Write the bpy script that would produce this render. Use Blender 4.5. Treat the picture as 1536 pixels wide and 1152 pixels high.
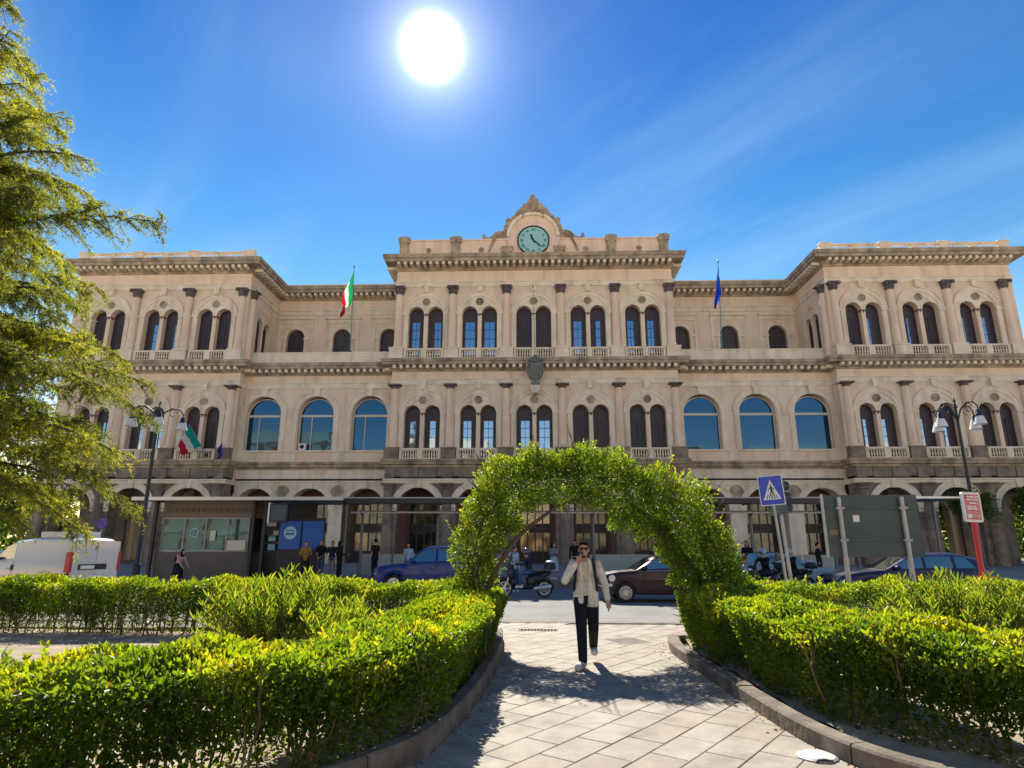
import bpy, bmesh, math, random
import numpy as np
from mathutils import Vector, Matrix
random.seed(7); RNG = np.random.default_rng(7)
R = math.radians; PI = math.pi
S = bpy.context.scene; C = S.collection
for o in list(bpy.data.objects): bpy.data.objects.remove(o)

# ------------------------------------------------------------------ camera, sky, sun, exposure
cam = bpy.data.objects.new('camera', bpy.data.cameras.new('camera')); C.objects.link(cam)
cam.data.sensor_width = 36.0; cam.data.lens = 36.0*940/1536
cam.data.clip_start = 0.1; cam.data.clip_end = 2000
pit, yaw, rol = R(14.43), R(1.88), R(0.11)
fw = Vector((-math.sin(yaw)*math.cos(pit), math.cos(yaw)*math.cos(pit), math.sin(pit)))
rt = Vector((math.cos(yaw), math.sin(yaw), 0)); up = rt.cross(fw)
r2 = rt*math.cos(rol)+up*math.sin(rol); u2 = -rt*math.sin(rol)+up*math.cos(rol)
M3 = Matrix((r2, u2, -fw)).transposed().to_4x4(); M3.translation = Vector((0, 0, 1.75))
cam.matrix_world = M3
S.camera = cam

SUN_EL, SUN_AZ = R(42.3), R(-10.64)          # azimuth measured from +Y towards +X
sdir = Vector((math.sin(SUN_AZ)*math.cos(SUN_EL), math.cos(SUN_AZ)*math.cos(SUN_EL), math.sin(SUN_EL)))
W = bpy.data.worlds.new('World'); S.world = W; W.use_nodes = True
nt = W.node_tree; N = nt.nodes; L = nt.links
for n in list(N): N.remove(n)
def nd(t, **k):
    n = N.new(t)
    for a, b in k.items(): setattr(n, a, b)
    return n
def mth(op, a, b=None, clamp=False):
    n = nd('ShaderNodeMath', operation=op, use_clamp=clamp)
    for i, v in enumerate((a, b)):
        if v is None: continue
        if isinstance(v, (int, float)): n.inputs[i].default_value = v
        else: L.new(v, n.inputs[i])
    return n.outputs[0]
sky = nd('ShaderNodeTexSky', sky_type='NISHITA', sun_disc=False)
sky.sun_elevation = SUN_EL; sky.sun_rotation = SUN_AZ
sky.air_density = 1.0; sky.dust_density = 0.0; sky.ozone_density = 5.0; sky.altitude = 0
tc = nd('ShaderNodeTexCoord')
dot = nd('ShaderNodeVectorMath', operation='DOT_PRODUCT'); L.new(tc.outputs['Generated'], dot.inputs[0])
dot.inputs[1].default_value = sdir
ang = mth('ARCCOSINE', mth('MINIMUM', dot.outputs['Value'], 0.999999))
# the sun's own blinding patch and the aureole of a hazy bright sky around it
g1 = mth('MULTIPLY', mth('EXPONENT', mth('MULTIPLY', mth('POWER', mth('DIVIDE', ang, R(1.55)), 2.6), -1.0)), 34.0)
g2 = mth('MULTIPLY', mth('EXPONENT', mth('MULTIPLY', mth('DIVIDE', ang, R(1.8)), -1.0)), 7.0)
g3 = mth('MULTIPLY', mth('EXPONENT', mth('MULTIPLY', mth('DIVIDE', ang, R(8.5)), -1.0)), .85)
glow = mth('ADD', mth('ADD', g1, g2), g3)
gcol = nd('ShaderNodeMix', data_type='RGBA', blend_type='MULTIPLY'); gcol.inputs[0].default_value = 1
gcol.inputs[6].default_value = (0.93, 0.96, 1.0, 1); L.new(glow, gcol.inputs[7])
# thin cirrus veils, drawn on the sky direction projected to a high layer
sp = nd('ShaderNodeSeparateXYZ'); L.new(tc.outputs['Generated'], sp.inputs[0])
# the clear sky pales and warms steadily towards the horizon, the same all round
zk = mth('SUBTRACT', 0.52, mth('MINIMUM', mth('MAXIMUM', sp.outputs['Z'], 0.06), 0.75))
gains = nd('ShaderNodeCombineColor')
for i_, (k_, g_) in enumerate(((5.2, .155), (2.0, .375), (.4, .475))):
    L.new(mth('MULTIPLY', mth('EXPONENT', mth('MULTIPLY', zk, k_)), g_), gains.inputs[i_])
hs = nd('ShaderNodeMix', data_type='RGBA', blend_type='MULTIPLY'); hs.inputs[0].default_value = 1
L.new(sky.outputs[0], hs.inputs[6]); L.new(gains.outputs[0], hs.inputs[7])
zc = mth('MAXIMUM', sp.outputs['Z'], 0.06)
cx = mth('DIVIDE', sp.outputs['X'], zc); cy = mth('DIVIDE', sp.outputs['Y'], zc)
cmb = nd('ShaderNodeCombineXYZ'); L.new(cx, cmb.inputs[0]); L.new(cy, cmb.inputs[1])
mp0 = nd('ShaderNodeMapping'); mp0.inputs['Rotation'].default_value = (0, 0, R(52)); L.new(cmb.outputs[0], mp0.inputs[0])
mp = nd('ShaderNodeMapping'); mp.inputs['Scale'].default_value = (0.5, 2.0, 1); mp.inputs['Location'].default_value = (3.1, 1.7, 0)
L.new(mp0.outputs[0], mp.inputs[0])
nz = nd('ShaderNodeTexNoise'); nz.inputs['Scale'].default_value = 1.1; nz.inputs['Detail'].default_value = 7
nz.inputs['Roughness'].default_value = 0.55; nz.inputs['Distortion'].default_value = 0.5; L.new(mp.outputs[0], nz.inputs['Vector'])
nz2 = nd('ShaderNodeTexNoise'); nz2.inputs['Scale'].default_value = 0.55; nz2.inputs['Detail'].default_value = 2
L.new(cmb.outputs[0], nz2.inputs['Vector'])
cr = nd('ShaderNodeValToRGB'); cr.color_ramp.elements[0].position = 0.42; cr.color_ramp.elements[1].position = 0.78
L.new(nz.outputs['Fac'], cr.inputs[0])
cr2 = nd('ShaderNodeValToRGB'); cr2.color_ramp.elements[0].position = 0.40; cr2.color_ramp.elements[1].position = 0.68
L.new(nz2.outputs['Fac'], cr2.inputs[0])
veil = mth('MULTIPLY', mth('MULTIPLY', cr.outputs[0], cr2.outputs[0]), 0.36)
cm = nd('ShaderNodeMix', data_type='RGBA'); L.new(veil, cm.inputs[0]); L.new(hs.outputs[2], cm.inputs[6])
cm.inputs[7].default_value = (3.0, 3.7, 4.3, 1)
ad = nd('ShaderNodeMix', data_type='RGBA', blend_type='ADD'); ad.inputs[0].default_value = 1
L.new(cm.outputs[2], ad.inputs[6]); L.new(gcol.outputs[2], ad.inputs[7])
bg = nd('ShaderNodeBackground'); bg.inputs['Strength'].default_value = 0.085
L.new(ad.outputs[2], bg.inputs['Color'])
wo = nd('ShaderNodeOutputWorld'); L.new(bg.outputs[0], wo.inputs['Surface'])

sl = bpy.data.lights.new('sun', 'SUN'); sl.energy = 2.4; sl.angle = R(0.53); sl.color = (1.0, 0.93, 0.80)
so = bpy.data.objects.new('sun', sl); C.objects.link(so)
so.rotation_euler = (-sdir).to_track_quat('-Z', 'Y').to_euler()
so.location = (0, -20, 60)
S.view_settings.view_transform = 'Standard'; S.view_settings.look = 'None'
S.view_settings.exposure = 1.93; S.view_settings.gamma = 1.0; S.view_settings.use_curve_mapping = False
S.render.engine = 'CYCLES'
cy_ = S.cycles
cy_.max_bounces = 7; cy_.diffuse_bounces = 4; cy_.glossy_bounces = 3; cy_.transmission_bounces = 4
cy_.transparent_max_bounces = 6; cy_.sample_clamp_indirect = 6.0
cy_.use_denoising = True
try: cy_.denoiser = 'OPENIMAGEDENOISE'
except Exception: pass

# ------------------------------------------------------------------ helpers
class MB:
    """collects geometry for ONE mesh object"""
    def __init__(s): s.v = []; s.f = []; s.m = []; s.cur = 0
    def add(s, vs, fs):
        b = len(s.v); s.v += [tuple(p) for p in vs]
        s.f += [tuple(i+b for i in q) for q in fs]; s.m += [s.cur]*len(fs); return s
    def box(s, x0, x1, y0, y1, z0, z1):
        return s.add([(x0,y0,z0),(x1,y0,z0),(x1,y1,z0),(x0,y1,z0),(x0,y0,z1),(x1,y0,z1),(x1,y1,z1),(x0,y1,z1)],
                     [(0,3,2,1),(4,5,6,7),(0,1,5,4),(1,2,6,5),(2,3,7,6),(3,0,4,7)])
    def cbox(s, cx, cy, cz, sx, sy, sz): return s.box(cx-sx/2,cx+sx/2,cy-sy/2,cy+sy/2,cz-sz/2,cz+sz/2)
    def bar(s, a, b, w, h=None, upv=(0,0,1)):
        a, b = Vector(a), Vector(b); d = (b-a).normalized(); u = Vector(upv)
        sd = d.cross(u)
        if sd.length < 1e-4: sd = d.cross(Vector((0,1,0)))
        sd.normalize(); u = sd.cross(d); h = h or w
        q = [sd*(w/2)*i+u*(h/2)*j for i, j in ((-1,-1),(1,-1),(1,1),(-1,1))]
        return s.add([a+k for k in q]+[b+k for k in q], [(0,1,2,3),(7,6,5,4),(0,4,5,1),(1,5,6,2),(2,6,7,3),(3,7,4,0)])
    def tube(s, pts, rad, n=8, caps=True):
        pts = [Vector(p) for p in pts]; m = len(pts)
        if isinstance(rad, (int, float)): rad = [rad]*m
        vs = []; prev = None
        for i, p in enumerate(pts):
            t = (pts[min(i+1,m-1)]-pts[max(i-1,0)])
            if t.length < 1e-9: t = Vector((0,0,1))
            t.normalize()
            if prev is None:
                a = Vector((0,0,1)) if abs(t.z) < .9 else Vector((1,0,0))
                prev = t.cross(a).normalized()
            u = (prev - t*prev.dot(t)).normalized(); prev = u; w = t.cross(u)
            vs += [p+(u*math.cos(2*PI*k/n)+w*math.sin(2*PI*k/n))*rad[i] for k in range(n)]
        fs = [(i*n+k, i*n+(k+1)%n, (i+1)*n+(k+1)%n, (i+1)*n+k) for i in range(m-1) for k in range(n)]
        if caps: fs += [tuple(range(n-1,-1,-1)), tuple((m-1)*n+k for k in range(n))]
        return s.add(vs, fs)
    def lathe(s, prof, c=(0,0,0), n=16, axis='z', caps=True):
        vs = []
        for r, h in prof:
            for k in range(n):
                a = 2*PI*k/n; x, y = r*math.cos(a), r*math.sin(a)
                p = (x,y,h) if axis == 'z' else ((x,h,y) if axis == 'y' else (h,x,y))
                vs.append((p[0]+c[0],p[1]+c[1],p[2]+c[2]))
        m = len(prof)
        fs = [(i*n+k, i*n+(k+1)%n, (i+1)*n+(k+1)%n, (i+1)*n+k) for i in range(m-1) for k in range(n)]
        if caps: fs += [tuple(range(n-1,-1,-1)), tuple((m-1)*n+k for k in range(n))]
        return s.add(vs, fs)
    def prism(s, poly, y0, y1, xf=None):
        """poly in (x,z); extruded from y0 to y1"""
        n = len(poly); xf = xf or (lambda x, z, y: (x, y, z))
        vs = [xf(x,z,y0) for x, z in poly]+[xf(x,z,y1) for x, z in poly]
        return s.add(vs, [tuple(range(n)), tuple(range(2*n-1,n-1,-1))]+[(i,i+n,(i+1)%n+n,(i+1)%n) for i in range(n)])
    def ell(s, c, r, n=12, m=8, rot=None):
        vs = []; c = Vector(c)
        for i in range(m+1):
            th = PI*i/m
            for k in range(n):
                p = Vector((r[0]*math.sin(th)*math.cos(2*PI*k/n), r[1]*math.sin(th)*math.sin(2*PI*k/n), r[2]*math.cos(th)))
                if rot: p = rot @ p
                vs.append(c+p)
        return s.add(vs, [(i*n+k,(i+1)*n+k,(i+1)*n+(k+1)%n,i*n+(k+1)%n) for i in range(m) for k in range(n)])
    def cap(s, a, b, ra, rb, n=12):
        a, b = Vector(a), Vector(b); d = (b-a); ln = d.length; d.normalize()
        pts = []; rr = []
        for t in (-1,-.8,-.45,0): pts.append(a+d*ra*t); rr.append(ra*math.sqrt(max(0.0004,1-t*t)))
        for t in (0,.45,.8,1): pts.append(b+d*rb*t); rr.append(rb*math.sqrt(max(0.0004,1-t*t)))
        return s.tube(pts, rr, n)
    def ring(s, cx, zs, r0, r1, y0, y1, n=16, leg=None, xf=None):
        """half ring (archivolt), optional straight legs down to z=leg"""
        xf = xf or (lambda x, z, y: (x, y, z)); A = []
        if leg is not None: A.append((-1, leg))
        pts = []
        if leg is not None: pts.append(((cx-r0, leg),(cx-r1, leg)))
        for i in range(n+1):
            a = PI-PI*i/n
            pts.append(((cx+r0*math.cos(a), zs+r0*math.sin(a)),(cx+r1*math.cos(a), zs+r1*math.sin(a))))
        if leg is not None: pts.append(((cx+r0, leg),(cx+r1, leg)))
        vs = []
        for a, b in pts: vs += [xf(a[0],a[1],y0), xf(b[0],b[1],y0), xf(b[0],b[1],y1), xf(a[0],a[1],y1)]
        m = len(pts); fs = []
        for i in range(m-1):
            for k in range(4): fs.append((i*4+k, i*4+(k+1)%4, (i+1)*4+(k+1)%4, (i+1)*4+k))
        fs += [(3,2,1,0), tuple((m-1)*4+k for k in range(4))]
        return s.add(vs, fs)
    def sweep(s, path, prof, caps=True):
        """prof: (out, z) points; path: (x,y) plan points, outward on the right-hand side"""
        P = [Vector((x,y)) for x, y in path]; m = len(P); n = len(prof); vs = []
        for i in range(m):
            ns = []
            for a, b in ((i-1,i),(i,i+1)):
                if a < 0 or b >= m: continue
                d = (P[b]-P[a]).normalized(); ns.append(Vector((d.y,-d.x)))
            nn = ns[0] if len(ns) == 1 else (ns[0]+ns[1])/(1+ns[0].dot(ns[1]))
            for o_, z in prof: q = P[i]+nn*o_; vs.append((q.x,q.y,z))
        fs = [(i*n+k,(i+1)*n+k,(i+1)*n+(k+1)%n,i*n+(k+1)%n) for i in range(m-1) for k in range(n)]
        if caps: fs += [tuple(range(n)), tuple((m-1)*n+k for k in range(n-1,-1,-1))]
        return s.add(vs, fs)
    def mesh(s, name, mats, smooth=False):
        me = bpy.data.meshes.new(name); me.from_pydata(s.v, [], s.f)
        mats = mats if isinstance(mats, (list, tuple)) else [mats]
        for x in mats: me.materials.append(x)
        if len(mats) > 1: me.polygons.foreach_set('material_index', s.m)
        bm = bmesh.new(); bm.from_mesh(me); bmesh.ops.recalc_face_normals(bm, faces=bm.faces); bm.to_mesh(me); bm.free()
        if smooth is True: me.polygons.foreach_set('use_smooth', [True]*len(me.polygons))
        elif smooth:
            me.polygons.foreach_set('use_smooth', [True]*len(me.polygons)); me.set_sharp_from_angle(angle=R(smooth))
        me.update(); return me
    def build(s, name, mats, parent=None, loc=(0,0,0), smooth=False, local=False):
        return link(name, s.mesh(name, mats, smooth), parent, loc, local)

def link(name, me, parent=None, loc=(0,0,0), local=False):
    """local=False: loc is in world space (for parts of things that are only translated)"""
    o = bpy.data.objects.new(name, me); C.objects.link(o); o.location = loc
    if parent is not None:
        o.parent = parent
        if not local and parent.type == 'EMPTY' and parent.parent is None:
            o.matrix_parent_inverse = Matrix.Translation(-Vector(parent.location))
    return o
def tag(o, label=None, cat=None, group=None, kind=None):
    if label: o['label'] = label
    if cat: o['category'] = cat
    if group: o['group'] = group
    if kind: o['kind'] = kind
    return o
def thing(name, label, cat, loc=(0,0,0), rz=0, group=None):
    o = bpy.data.objects.new(name, None); C.objects.link(o); o.empty_display_size = .2
    o.location = loc; o.rotation_euler = (0,0,rz); return tag(o, label, cat, group)
def copy_part(o, loc, parent=None):
    """copy of a part with its sub-parts at a new place under the same thing"""
    c = o.copy(); C.objects.link(c); c.location = loc
    if parent is not None: c.parent = parent
    for ch in o.children:
        d = ch.copy(); C.objects.link(d); d.parent = c
    return c
def copy_thing(r, loc, rz, label):
    c = r.copy(); C.objects.link(c); c.location = loc; c.rotation_euler = (0,0,rz); c['label'] = label
    for ch in list(r.children):
        d = ch.copy(); C.objects.link(d); d.parent = c
        for g in ch.children:
            e = g.copy(); C.objects.link(e); e.parent = d
    return c

# ------------------------------------------------------------------ materials
def rgb(c): return (c[0], c[1], c[2], 1)
def mat(name, col, rough=.6, metal=0., col2=None, scale=2., spread=(.35,.65), bump=0., bscale=30., streak=None, spec=.5, coat=0., mscale=(1,1,1), obj=False):
    m = bpy.data.materials.new(name); m.use_nodes = True; t = m.node_tree; b = t.nodes['Principled BSDF']
    b.inputs['Base Color'].default_value = rgb(col); b.inputs['Roughness'].default_value = rough
    b.inputs['Metallic'].default_value = metal; b.inputs['Specular IOR Level'].default_value = spec
    b.inputs['Coat Weight'].default_value = coat
    if col2 is not None or bump or streak:
        if obj: g = t.nodes.new('ShaderNodeTexCoord'); pos = g.outputs['Object']
        else: g = t.nodes.new('ShaderNodeNewGeometry'); pos = g.outputs['Position']
        mpn = t.nodes.new('ShaderNodeMapping'); mpn.inputs['Scale'].default_value = mscale; t.links.new(pos, mpn.inputs[0])
        out = None
        if col2 is not None:
            n = t.nodes.new('ShaderNodeTexNoise'); n.inputs['Scale'].default_value = scale; n.inputs['Detail'].default_value = 6
            n.inputs['Roughness'].default_value = .62
            t.links.new(mpn.outputs[0], n.inputs['Vector'])
            r = t.nodes.new('ShaderNodeValToRGB'); r.color_ramp.elements[0].position = spread[0]; r.color_ramp.elements[1].position = spread[1]
            r.color_ramp.elements[0].color = rgb(col); r.color_ramp.elements[1].color = rgb(col2)
            t.links.new(n.outputs['Fac'], r.inputs[0]); out = r.outputs[0]
        if streak is not None:
            c3, amt, sc = streak
            mp2 = t.nodes.new('ShaderNodeMapping'); mp2.inputs['Scale'].default_value = (sc, sc, sc*.12); t.links.new(pos, mp2.inputs[0])
            n2 = t.nodes.new('ShaderNodeTexNoise'); n2.inputs['Scale'].default_value = 1.; n2.inputs['Detail'].default_value = 5
            t.links.new(mp2.outputs[0], n2.inputs['Vector'])
            r2_ = t.nodes.new('ShaderNodeMapRange'); r2_.inputs[1].default_value = .5; r2_.inputs[2].default_value = .75; r2_.inputs[4].default_value = amt
            t.links.new(n2.outputs['Fac'], r2_.inputs[0])
            mx = t.nodes.new('ShaderNodeMix'); mx.data_type = 'RGBA'; t.links.new(r2_.outputs[0], mx.inputs[0])
            if out is not None: t.links.new(out, mx.inputs[6])
            else: mx.inputs[6].default_value = rgb(col)
            mx.inputs[7].default_value = rgb(c3); out = mx.outputs[2]
        if out is not None: t.links.new(out, b.inputs['Base Color'])
        if bump:
            n3 = t.nodes.new('ShaderNodeTexNoise'); n3.inputs['Scale'].default_value = bscale; n3.inputs['Detail'].default_value = 5
            t.links.new(mpn.outputs[0], n3.inputs['Vector'])
            bp = t.nodes.new('ShaderNodeBump'); bp.inputs['Strength'].default_value = bump; bp.inputs['Distance'].default_value = .02
            t.links.new(n3.outputs['Fac'], bp.inputs['Height']); t.links.new(bp.outputs[0], b.inputs['Normal'])
    return m
def leaf_mat(name, cols, trans=.5, rough=.45):
    """cols: ramp over the per-leaf random value; light comes through the blade"""
    m = bpy.data.materials.new(name); m.use_nodes = True; t = m.node_tree; b = t.nodes['Principled BSDF']
    a = t.nodes.new('ShaderNodeAttribute'); a.attribute_name = 'rnd'
    r = t.nodes.new('ShaderNodeValToRGB'); e = r.color_ramp.elements
    for i, (p, c) in enumerate(cols):
        k = e[i] if i < 2 else e.new(p)
        k.position = p; k.color = rgb(c)
    t.links.new(a.outputs['Fac'], r.inputs[0]); t.links.new(r.outputs[0], b.inputs['Base Color'])
    b.inputs['Roughness'].default_value = rough; b.inputs['Specular IOR Level'].default_value = .4
    tr = t.nodes.new('ShaderNodeBsdfTranslucent')
    mul = t.nodes.new('ShaderNodeMix'); mul.data_type = 'RGBA'; mul.blend_type = 'MULTIPLY'; mul.inputs[0].default_value = 1
    t.links.new(r.outputs[0], mul.inputs[6]); mul.inputs[7].default_value = (5.7, 4.6, 0.7, 1)
    t.links.new(mul.outputs[2], tr.inputs['Color'])
    ms = t.nodes.new('ShaderNodeMixShader'); ms.inputs[0].default_value = trans
    t.links.new(b.outputs[0], ms.inputs[1]); t.links.new(tr.outputs[0], ms.inputs[2])
    t.links.new(ms.outputs[0], t.nodes['Material Output'].inputs['Surface'])
    return m
def glass_mat(name, col=(.03,.04,.05), refl=.35, rough=.03, tint=(.75,.85,1.)):
    m = bpy.data.materials.new(name); m.use_nodes = True; t = m.node_tree; b = t.nodes['Principled BSDF']
    b.inputs['Base Color'].default_value = rgb(col); b.inputs['Roughness'].default_value = .1
    g = t.nodes.new('ShaderNodeBsdfGlossy'); g.inputs['Color'].default_value = rgb(tint); g.inputs['Roughness'].default_value = rough
    ms = t.nodes.new('ShaderNodeMixShader'); ms.inputs[0].default_value = refl
    ge = t.nodes.new('ShaderNodeNewGeometry'); nn = t.nodes.new('ShaderNodeTexNoise'); nn.inputs['Scale'].default_value = .7
    t.links.new(ge.outputs['Position'], nn.inputs['Vector'])
    bp = t.nodes.new('ShaderNodeBump'); bp.inputs['Strength'].default_value = .12; bp.inputs['Distance'].default_value = .05
    t.links.new(nn.outputs['Fac'], bp.inputs['Height']); t.links.new(bp.outputs[0], g.inputs['Normal'])
    t.links.new(b.outputs[0], ms.inputs[1]); t.links.new(g.outputs[0], ms.inputs[2])
    t.links.new(ms.outputs[0], t.nodes['Material Output'].inputs['Surface']); return m

M = {}
M['stucco'] = mat('stucco', (.85,.675,.50), .85, col2=(.78,.585,.42), scale=.5, bump=.2, bscale=14, streak=((.42,.32,.23), .48, 1.3))
M['stone'] = mat('pale_stone', (.88,.76,.585), .8, col2=(.74,.61,.44), scale=.8, bump=.2, bscale=12, streak=((.32,.26,.19), .5, 1.1))
M['cornice'] = mat('weathered_cornice', (.52,.41,.285), .85, col2=(.22,.18,.125), scale=1.1, spread=(.38,.68), bump=.3, bscale=9, streak=((.11,.105,.075), .85, 1.2))
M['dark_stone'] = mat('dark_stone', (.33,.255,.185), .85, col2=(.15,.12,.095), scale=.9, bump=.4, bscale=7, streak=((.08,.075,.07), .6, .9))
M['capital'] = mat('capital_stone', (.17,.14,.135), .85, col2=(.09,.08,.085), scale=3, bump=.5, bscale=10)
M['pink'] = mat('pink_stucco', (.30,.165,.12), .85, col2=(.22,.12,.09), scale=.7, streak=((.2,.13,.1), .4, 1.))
M['roof'] = mat('roof_felt', (.25,.23,.2), .9, col2=(.32,.29,.25), scale=1.)
M['shutter'] = mat('brown_shutter', (.050,.034,.046), .5, col2=(.032,.023,.034), scale=6, mscale=(4,4,.3))
M['wframe'] = mat('window_frame_paint', (.085,.05,.04), .5)
M['wpale'] = mat('pale_window_frame', (.62,.56,.46), .5)
M['glass'] = glass_mat('window_glass', refl=.42, tint=(.5,.72,1.))
M['bigglass'] = glass_mat('tinted_glass', (.004,.014,.035), .42, .012, (.02,.13,.26))
M['dark'] = mat('dark_interior', (.022,.022,.026), .8)
M['door'] = mat('dark_door', (.03,.025,.03), .5)
M['greenglass'] = glass_mat('green_glass', (.015,.022,.016), .045, .05, (.8,.9,.8))
M['asphalt'] = mat('asphalt', (.23,.22,.205), .9, col2=(.165,.16,.15), scale=.8, bump=.4, bscale=60)
M['slab'] = mat('paving_slab', (.37,.325,.26), .8, col2=(.26,.225,.175), scale=2.2, bump=.25, bscale=40, streak=((.13,.11,.085), .55, 3.1))
M['slab2'] = mat('paving_slab_warm', (.35,.285,.22), .8, col2=(.25,.20,.155), scale=2.0, bump=.25, bscale=40, streak=((.13,.105,.08), .55, 3.1))
M['joint'] = mat('paving_joint', (.21,.175,.135), .95)
M['kerb'] = mat('kerb_stone', (.22,.18,.14), .9, col2=(.10,.078,.06), scale=3.5, bump=.5, bscale=18, streak=((.07,.055,.045), .5, 5))
M['soil'] = mat('dry_soil', (.42,.34,.25), .95, col2=(.25,.19,.13), scale=3., bump=.6, bscale=25)
M['ground'] = mat('ground', (.34,.31,.27), .95, col2=(.27,.24,.21), scale=.6)
M['pave'] = mat('station_pavement', (.27,.26,.25), .85, col2=(.2,.19,.185), scale=1.2)
M['bark'] = mat('bark', (.13,.095,.065), .9, col2=(.07,.05,.035), scale=6, bump=.8, bscale=20, mscale=(1,1,.3))
M['twig'] = mat('twig', (.17,.11,.065), .85, col2=(.09,.06,.04), scale=9)
M['black'] = mat('black_metal', (.018,.018,.022), .45)
M['iron'] = mat('lamp_iron', (.03,.035,.05), .5, metal=.3)
M['white'] = mat('white_paint', (.78,.78,.77), .4)
M['opal'] = mat('opal_glass', (.75,.74,.70), .25)
M['steel'] = mat('galvanised_steel', (.42,.45,.43), .45, metal=.6, col2=(.33,.36,.35), scale=5)
M['grey'] = mat('grey_metal', (.33,.34,.36), .45, metal=.3)
M['canopy'] = mat('canopy_metal', (.14,.16,.18), .5, metal=.3)
M['teal'] = mat('sign_back', (.055,.085,.085), .55, col2=(.075,.11,.105), scale=1.5)
M['blue'] = mat('sign_blue', (.012,.06,.52), .35)
M['red'] = mat('sign_red', (.55,.03,.035), .4)
M['rubber'] = mat('rubber', (.018,.018,.018), .8)
M['alloy'] = mat('alloy_wheel', (.62,.62,.62), .3, metal=.6)
M['chrome'] = mat('chrome', (.75,.75,.75), .12, metal=1.)
M['carglass'] = glass_mat('car_glass', (.012,.016,.018), .22, .02, (.9,1.,1.))
M['slot'] = mat('grate_slot', (.01,.01,.01), 1., spec=.0)
# ------------------------------------------------------------------ the ground, road, pavement
def sheet(name, x0, x1, y0, y1, z, m, kind='structure', nx=1, ny=1):
    return tag(MB().add([(x0,y0,z),(x1,y0,z),(x1,y1,z),(x0,y1,z)], [(0,1,2,3)]).build(name, m), kind=kind)
sheet('ground', -400, 400, -300, 700, -.03, M['ground'])
road = sheet('road', -120, 120, 15.5, 28.6, .0, M['asphalt'])
sp_ = MB().box(-120, 120, 28.6, 90, -.02, .22); tag(sp_.build('station_pavement', M['pave']), kind='structure')
tag(MB().box(-120,120,28.35,28.6,-.02,.2).build('platform_kerb', M['kerb']), kind='structure')

# ------------------------------------------------------------------ the station
XC = .2; D = 54.; BAY = 4.95
WI, WO = 26.6, 43.2                                  # wing: inner and outer side, from the middle
ST = thing('railway_station', 'long three-storey pinkish beige station with clock gable, arched twin windows and balustraded corner blocks', 'building', (XC, D, 0))
def P(mb, name, m, **k): return mb.build(name, m, ST, **k)
def panel(mb, x0, x1, z0, z1, ops, depth, xf, n=12):
    """wall sheet with arched openings (cx, hw, zb, zs, rz) and their reveals"""
    def q(*pts): mb.add([xf(*p) for p in pts], [tuple(range(len(pts)))])
    ops = sorted(ops); cur = x0
    for cx_, hw, zb, zs, rz in ops:
        a, b = cx_-hw, cx_+hw
        if a > cur+1e-4: q((cur,z0,0),(a,z0,0),(a,z1,0),(cur,z1,0))
        if zb > z0+1e-4: q((a,z0,0),(b,z0,0),(b,zb,0),(a,zb,0))
        arc = [(cx_+hw*math.cos(PI-PI*i/n), zs+rz*math.sin(PI*i/n)) for i in range(n+1)]
        for (xa,za),(xb,zb2) in zip(arc, arc[1:]): q((xa,za,0),(xb,zb2,0),(xb,z1,0),(xa,z1,0))
        out = [(a,zb)]+arc+[(b,zb)]
        for (xa,za),(xb,zb2) in zip(out, out[1:]): q((xa,za,0),(xb,zb2,0),(xb,zb2,depth),(xa,za,depth))
        if zb > z0+1e-4: q((a,zb,0),(b,zb,0),(b,zb,depth),(a,zb,depth))
        cur = b
    if x1 > cur+1e-4: q((cur,z0,0),(x1,z0,0),(x1,z1,0),(cur,z1,0))
    for x in (x0, x1): q((x,z0,0),(x,z1,0),(x,z1,depth),(x,z0,depth))
    q((x0,z1,0),(x1,z1,0),(x1,z1,depth),(x0,z1,depth))
    return mb
def front(y): return lambda x, z, d: (x, y+d, z)
def sidex(x0, sgn): return lambda u, z, d: (x0+sgn*d, u, z)       # wall in the y-z plane, d goes inward

HW = .71; LD = .885; S1, T1 = 8.98, 13.05; S2, T2 = 18.02, 22.35
bays = {'c': [XC+(i-2)*BAY for i in range(5)], 'r': [XC+27.15+2.5+5.03*i for i in range(3)], 'l': [XC-27.15-2.5-5.03*i for i in range(3)]}
cols = {'c': [XC+(i-2.5)*BAY for i in range(6)], 'r': [XC+27.15+5.03*i for i in range(4)], 'l': [XC-27.15-5.03*i for i in range(4)]}
ext = {'c': (XC-12.75, XC+12.75), 'r': (XC+WI, XC+WO), 'l': (XC-WO, XC-WI)}
LW = {'r': [XC+14.9, XC+19.8, XC+24.65], 'l': [XC-14.9, XC-19.8, XC-24.65]}
# cores (closed dark masses behind the facade sheets)
core = MB()
for k in 'crl':
    a, b = ext[k]; e = .02
    if k == 'c': core.box(a+e, b-e, D+.9, D+24, 7.3, 27.7)
    else:                                            # the storey above the terrace keeps a hollow behind its side windows
        core.box(a+e, b-e, D+.9, D+24, 7.3, 17.5)
        core.box(a+(.55 if k == 'r' else e), b-(.55 if k == 'l' else e), D+.9, D+24, 17.5, 27.7)
core.box(XC-WI-.1, XC-12.6, D+2.1, D+23, 7.3, 17.8); core.box(XC+12.6, XC+WI+.1, D+2.1, D+23, 7.3, 17.8)
core.box(XC-WI-.1, XC-12.6, D+7.8, D+23, 17.8, 27.3); core.box(XC+12.6, XC+WI+.1, D+7.8, D+23, 17.8, 27.3)
core.box(XC-31.5, XC+31.5, D+3.6, D+24, .2, 7.3)
P(core, 'main_block', M['stucco'])
ds = MB()
for k in 'crl':
    a, b = ext[k]; ds.box(a, b, D-.7, D+24 if k != 'c' else D+4, 7.25, 7.4)
ds.box(XC-WI, XC-12.6, D+1.2, D+4, 7.25, 7.4); ds.box(XC+12.6, XC+WI, D+1.2, D+4, 7.25, 7.4)
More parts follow.
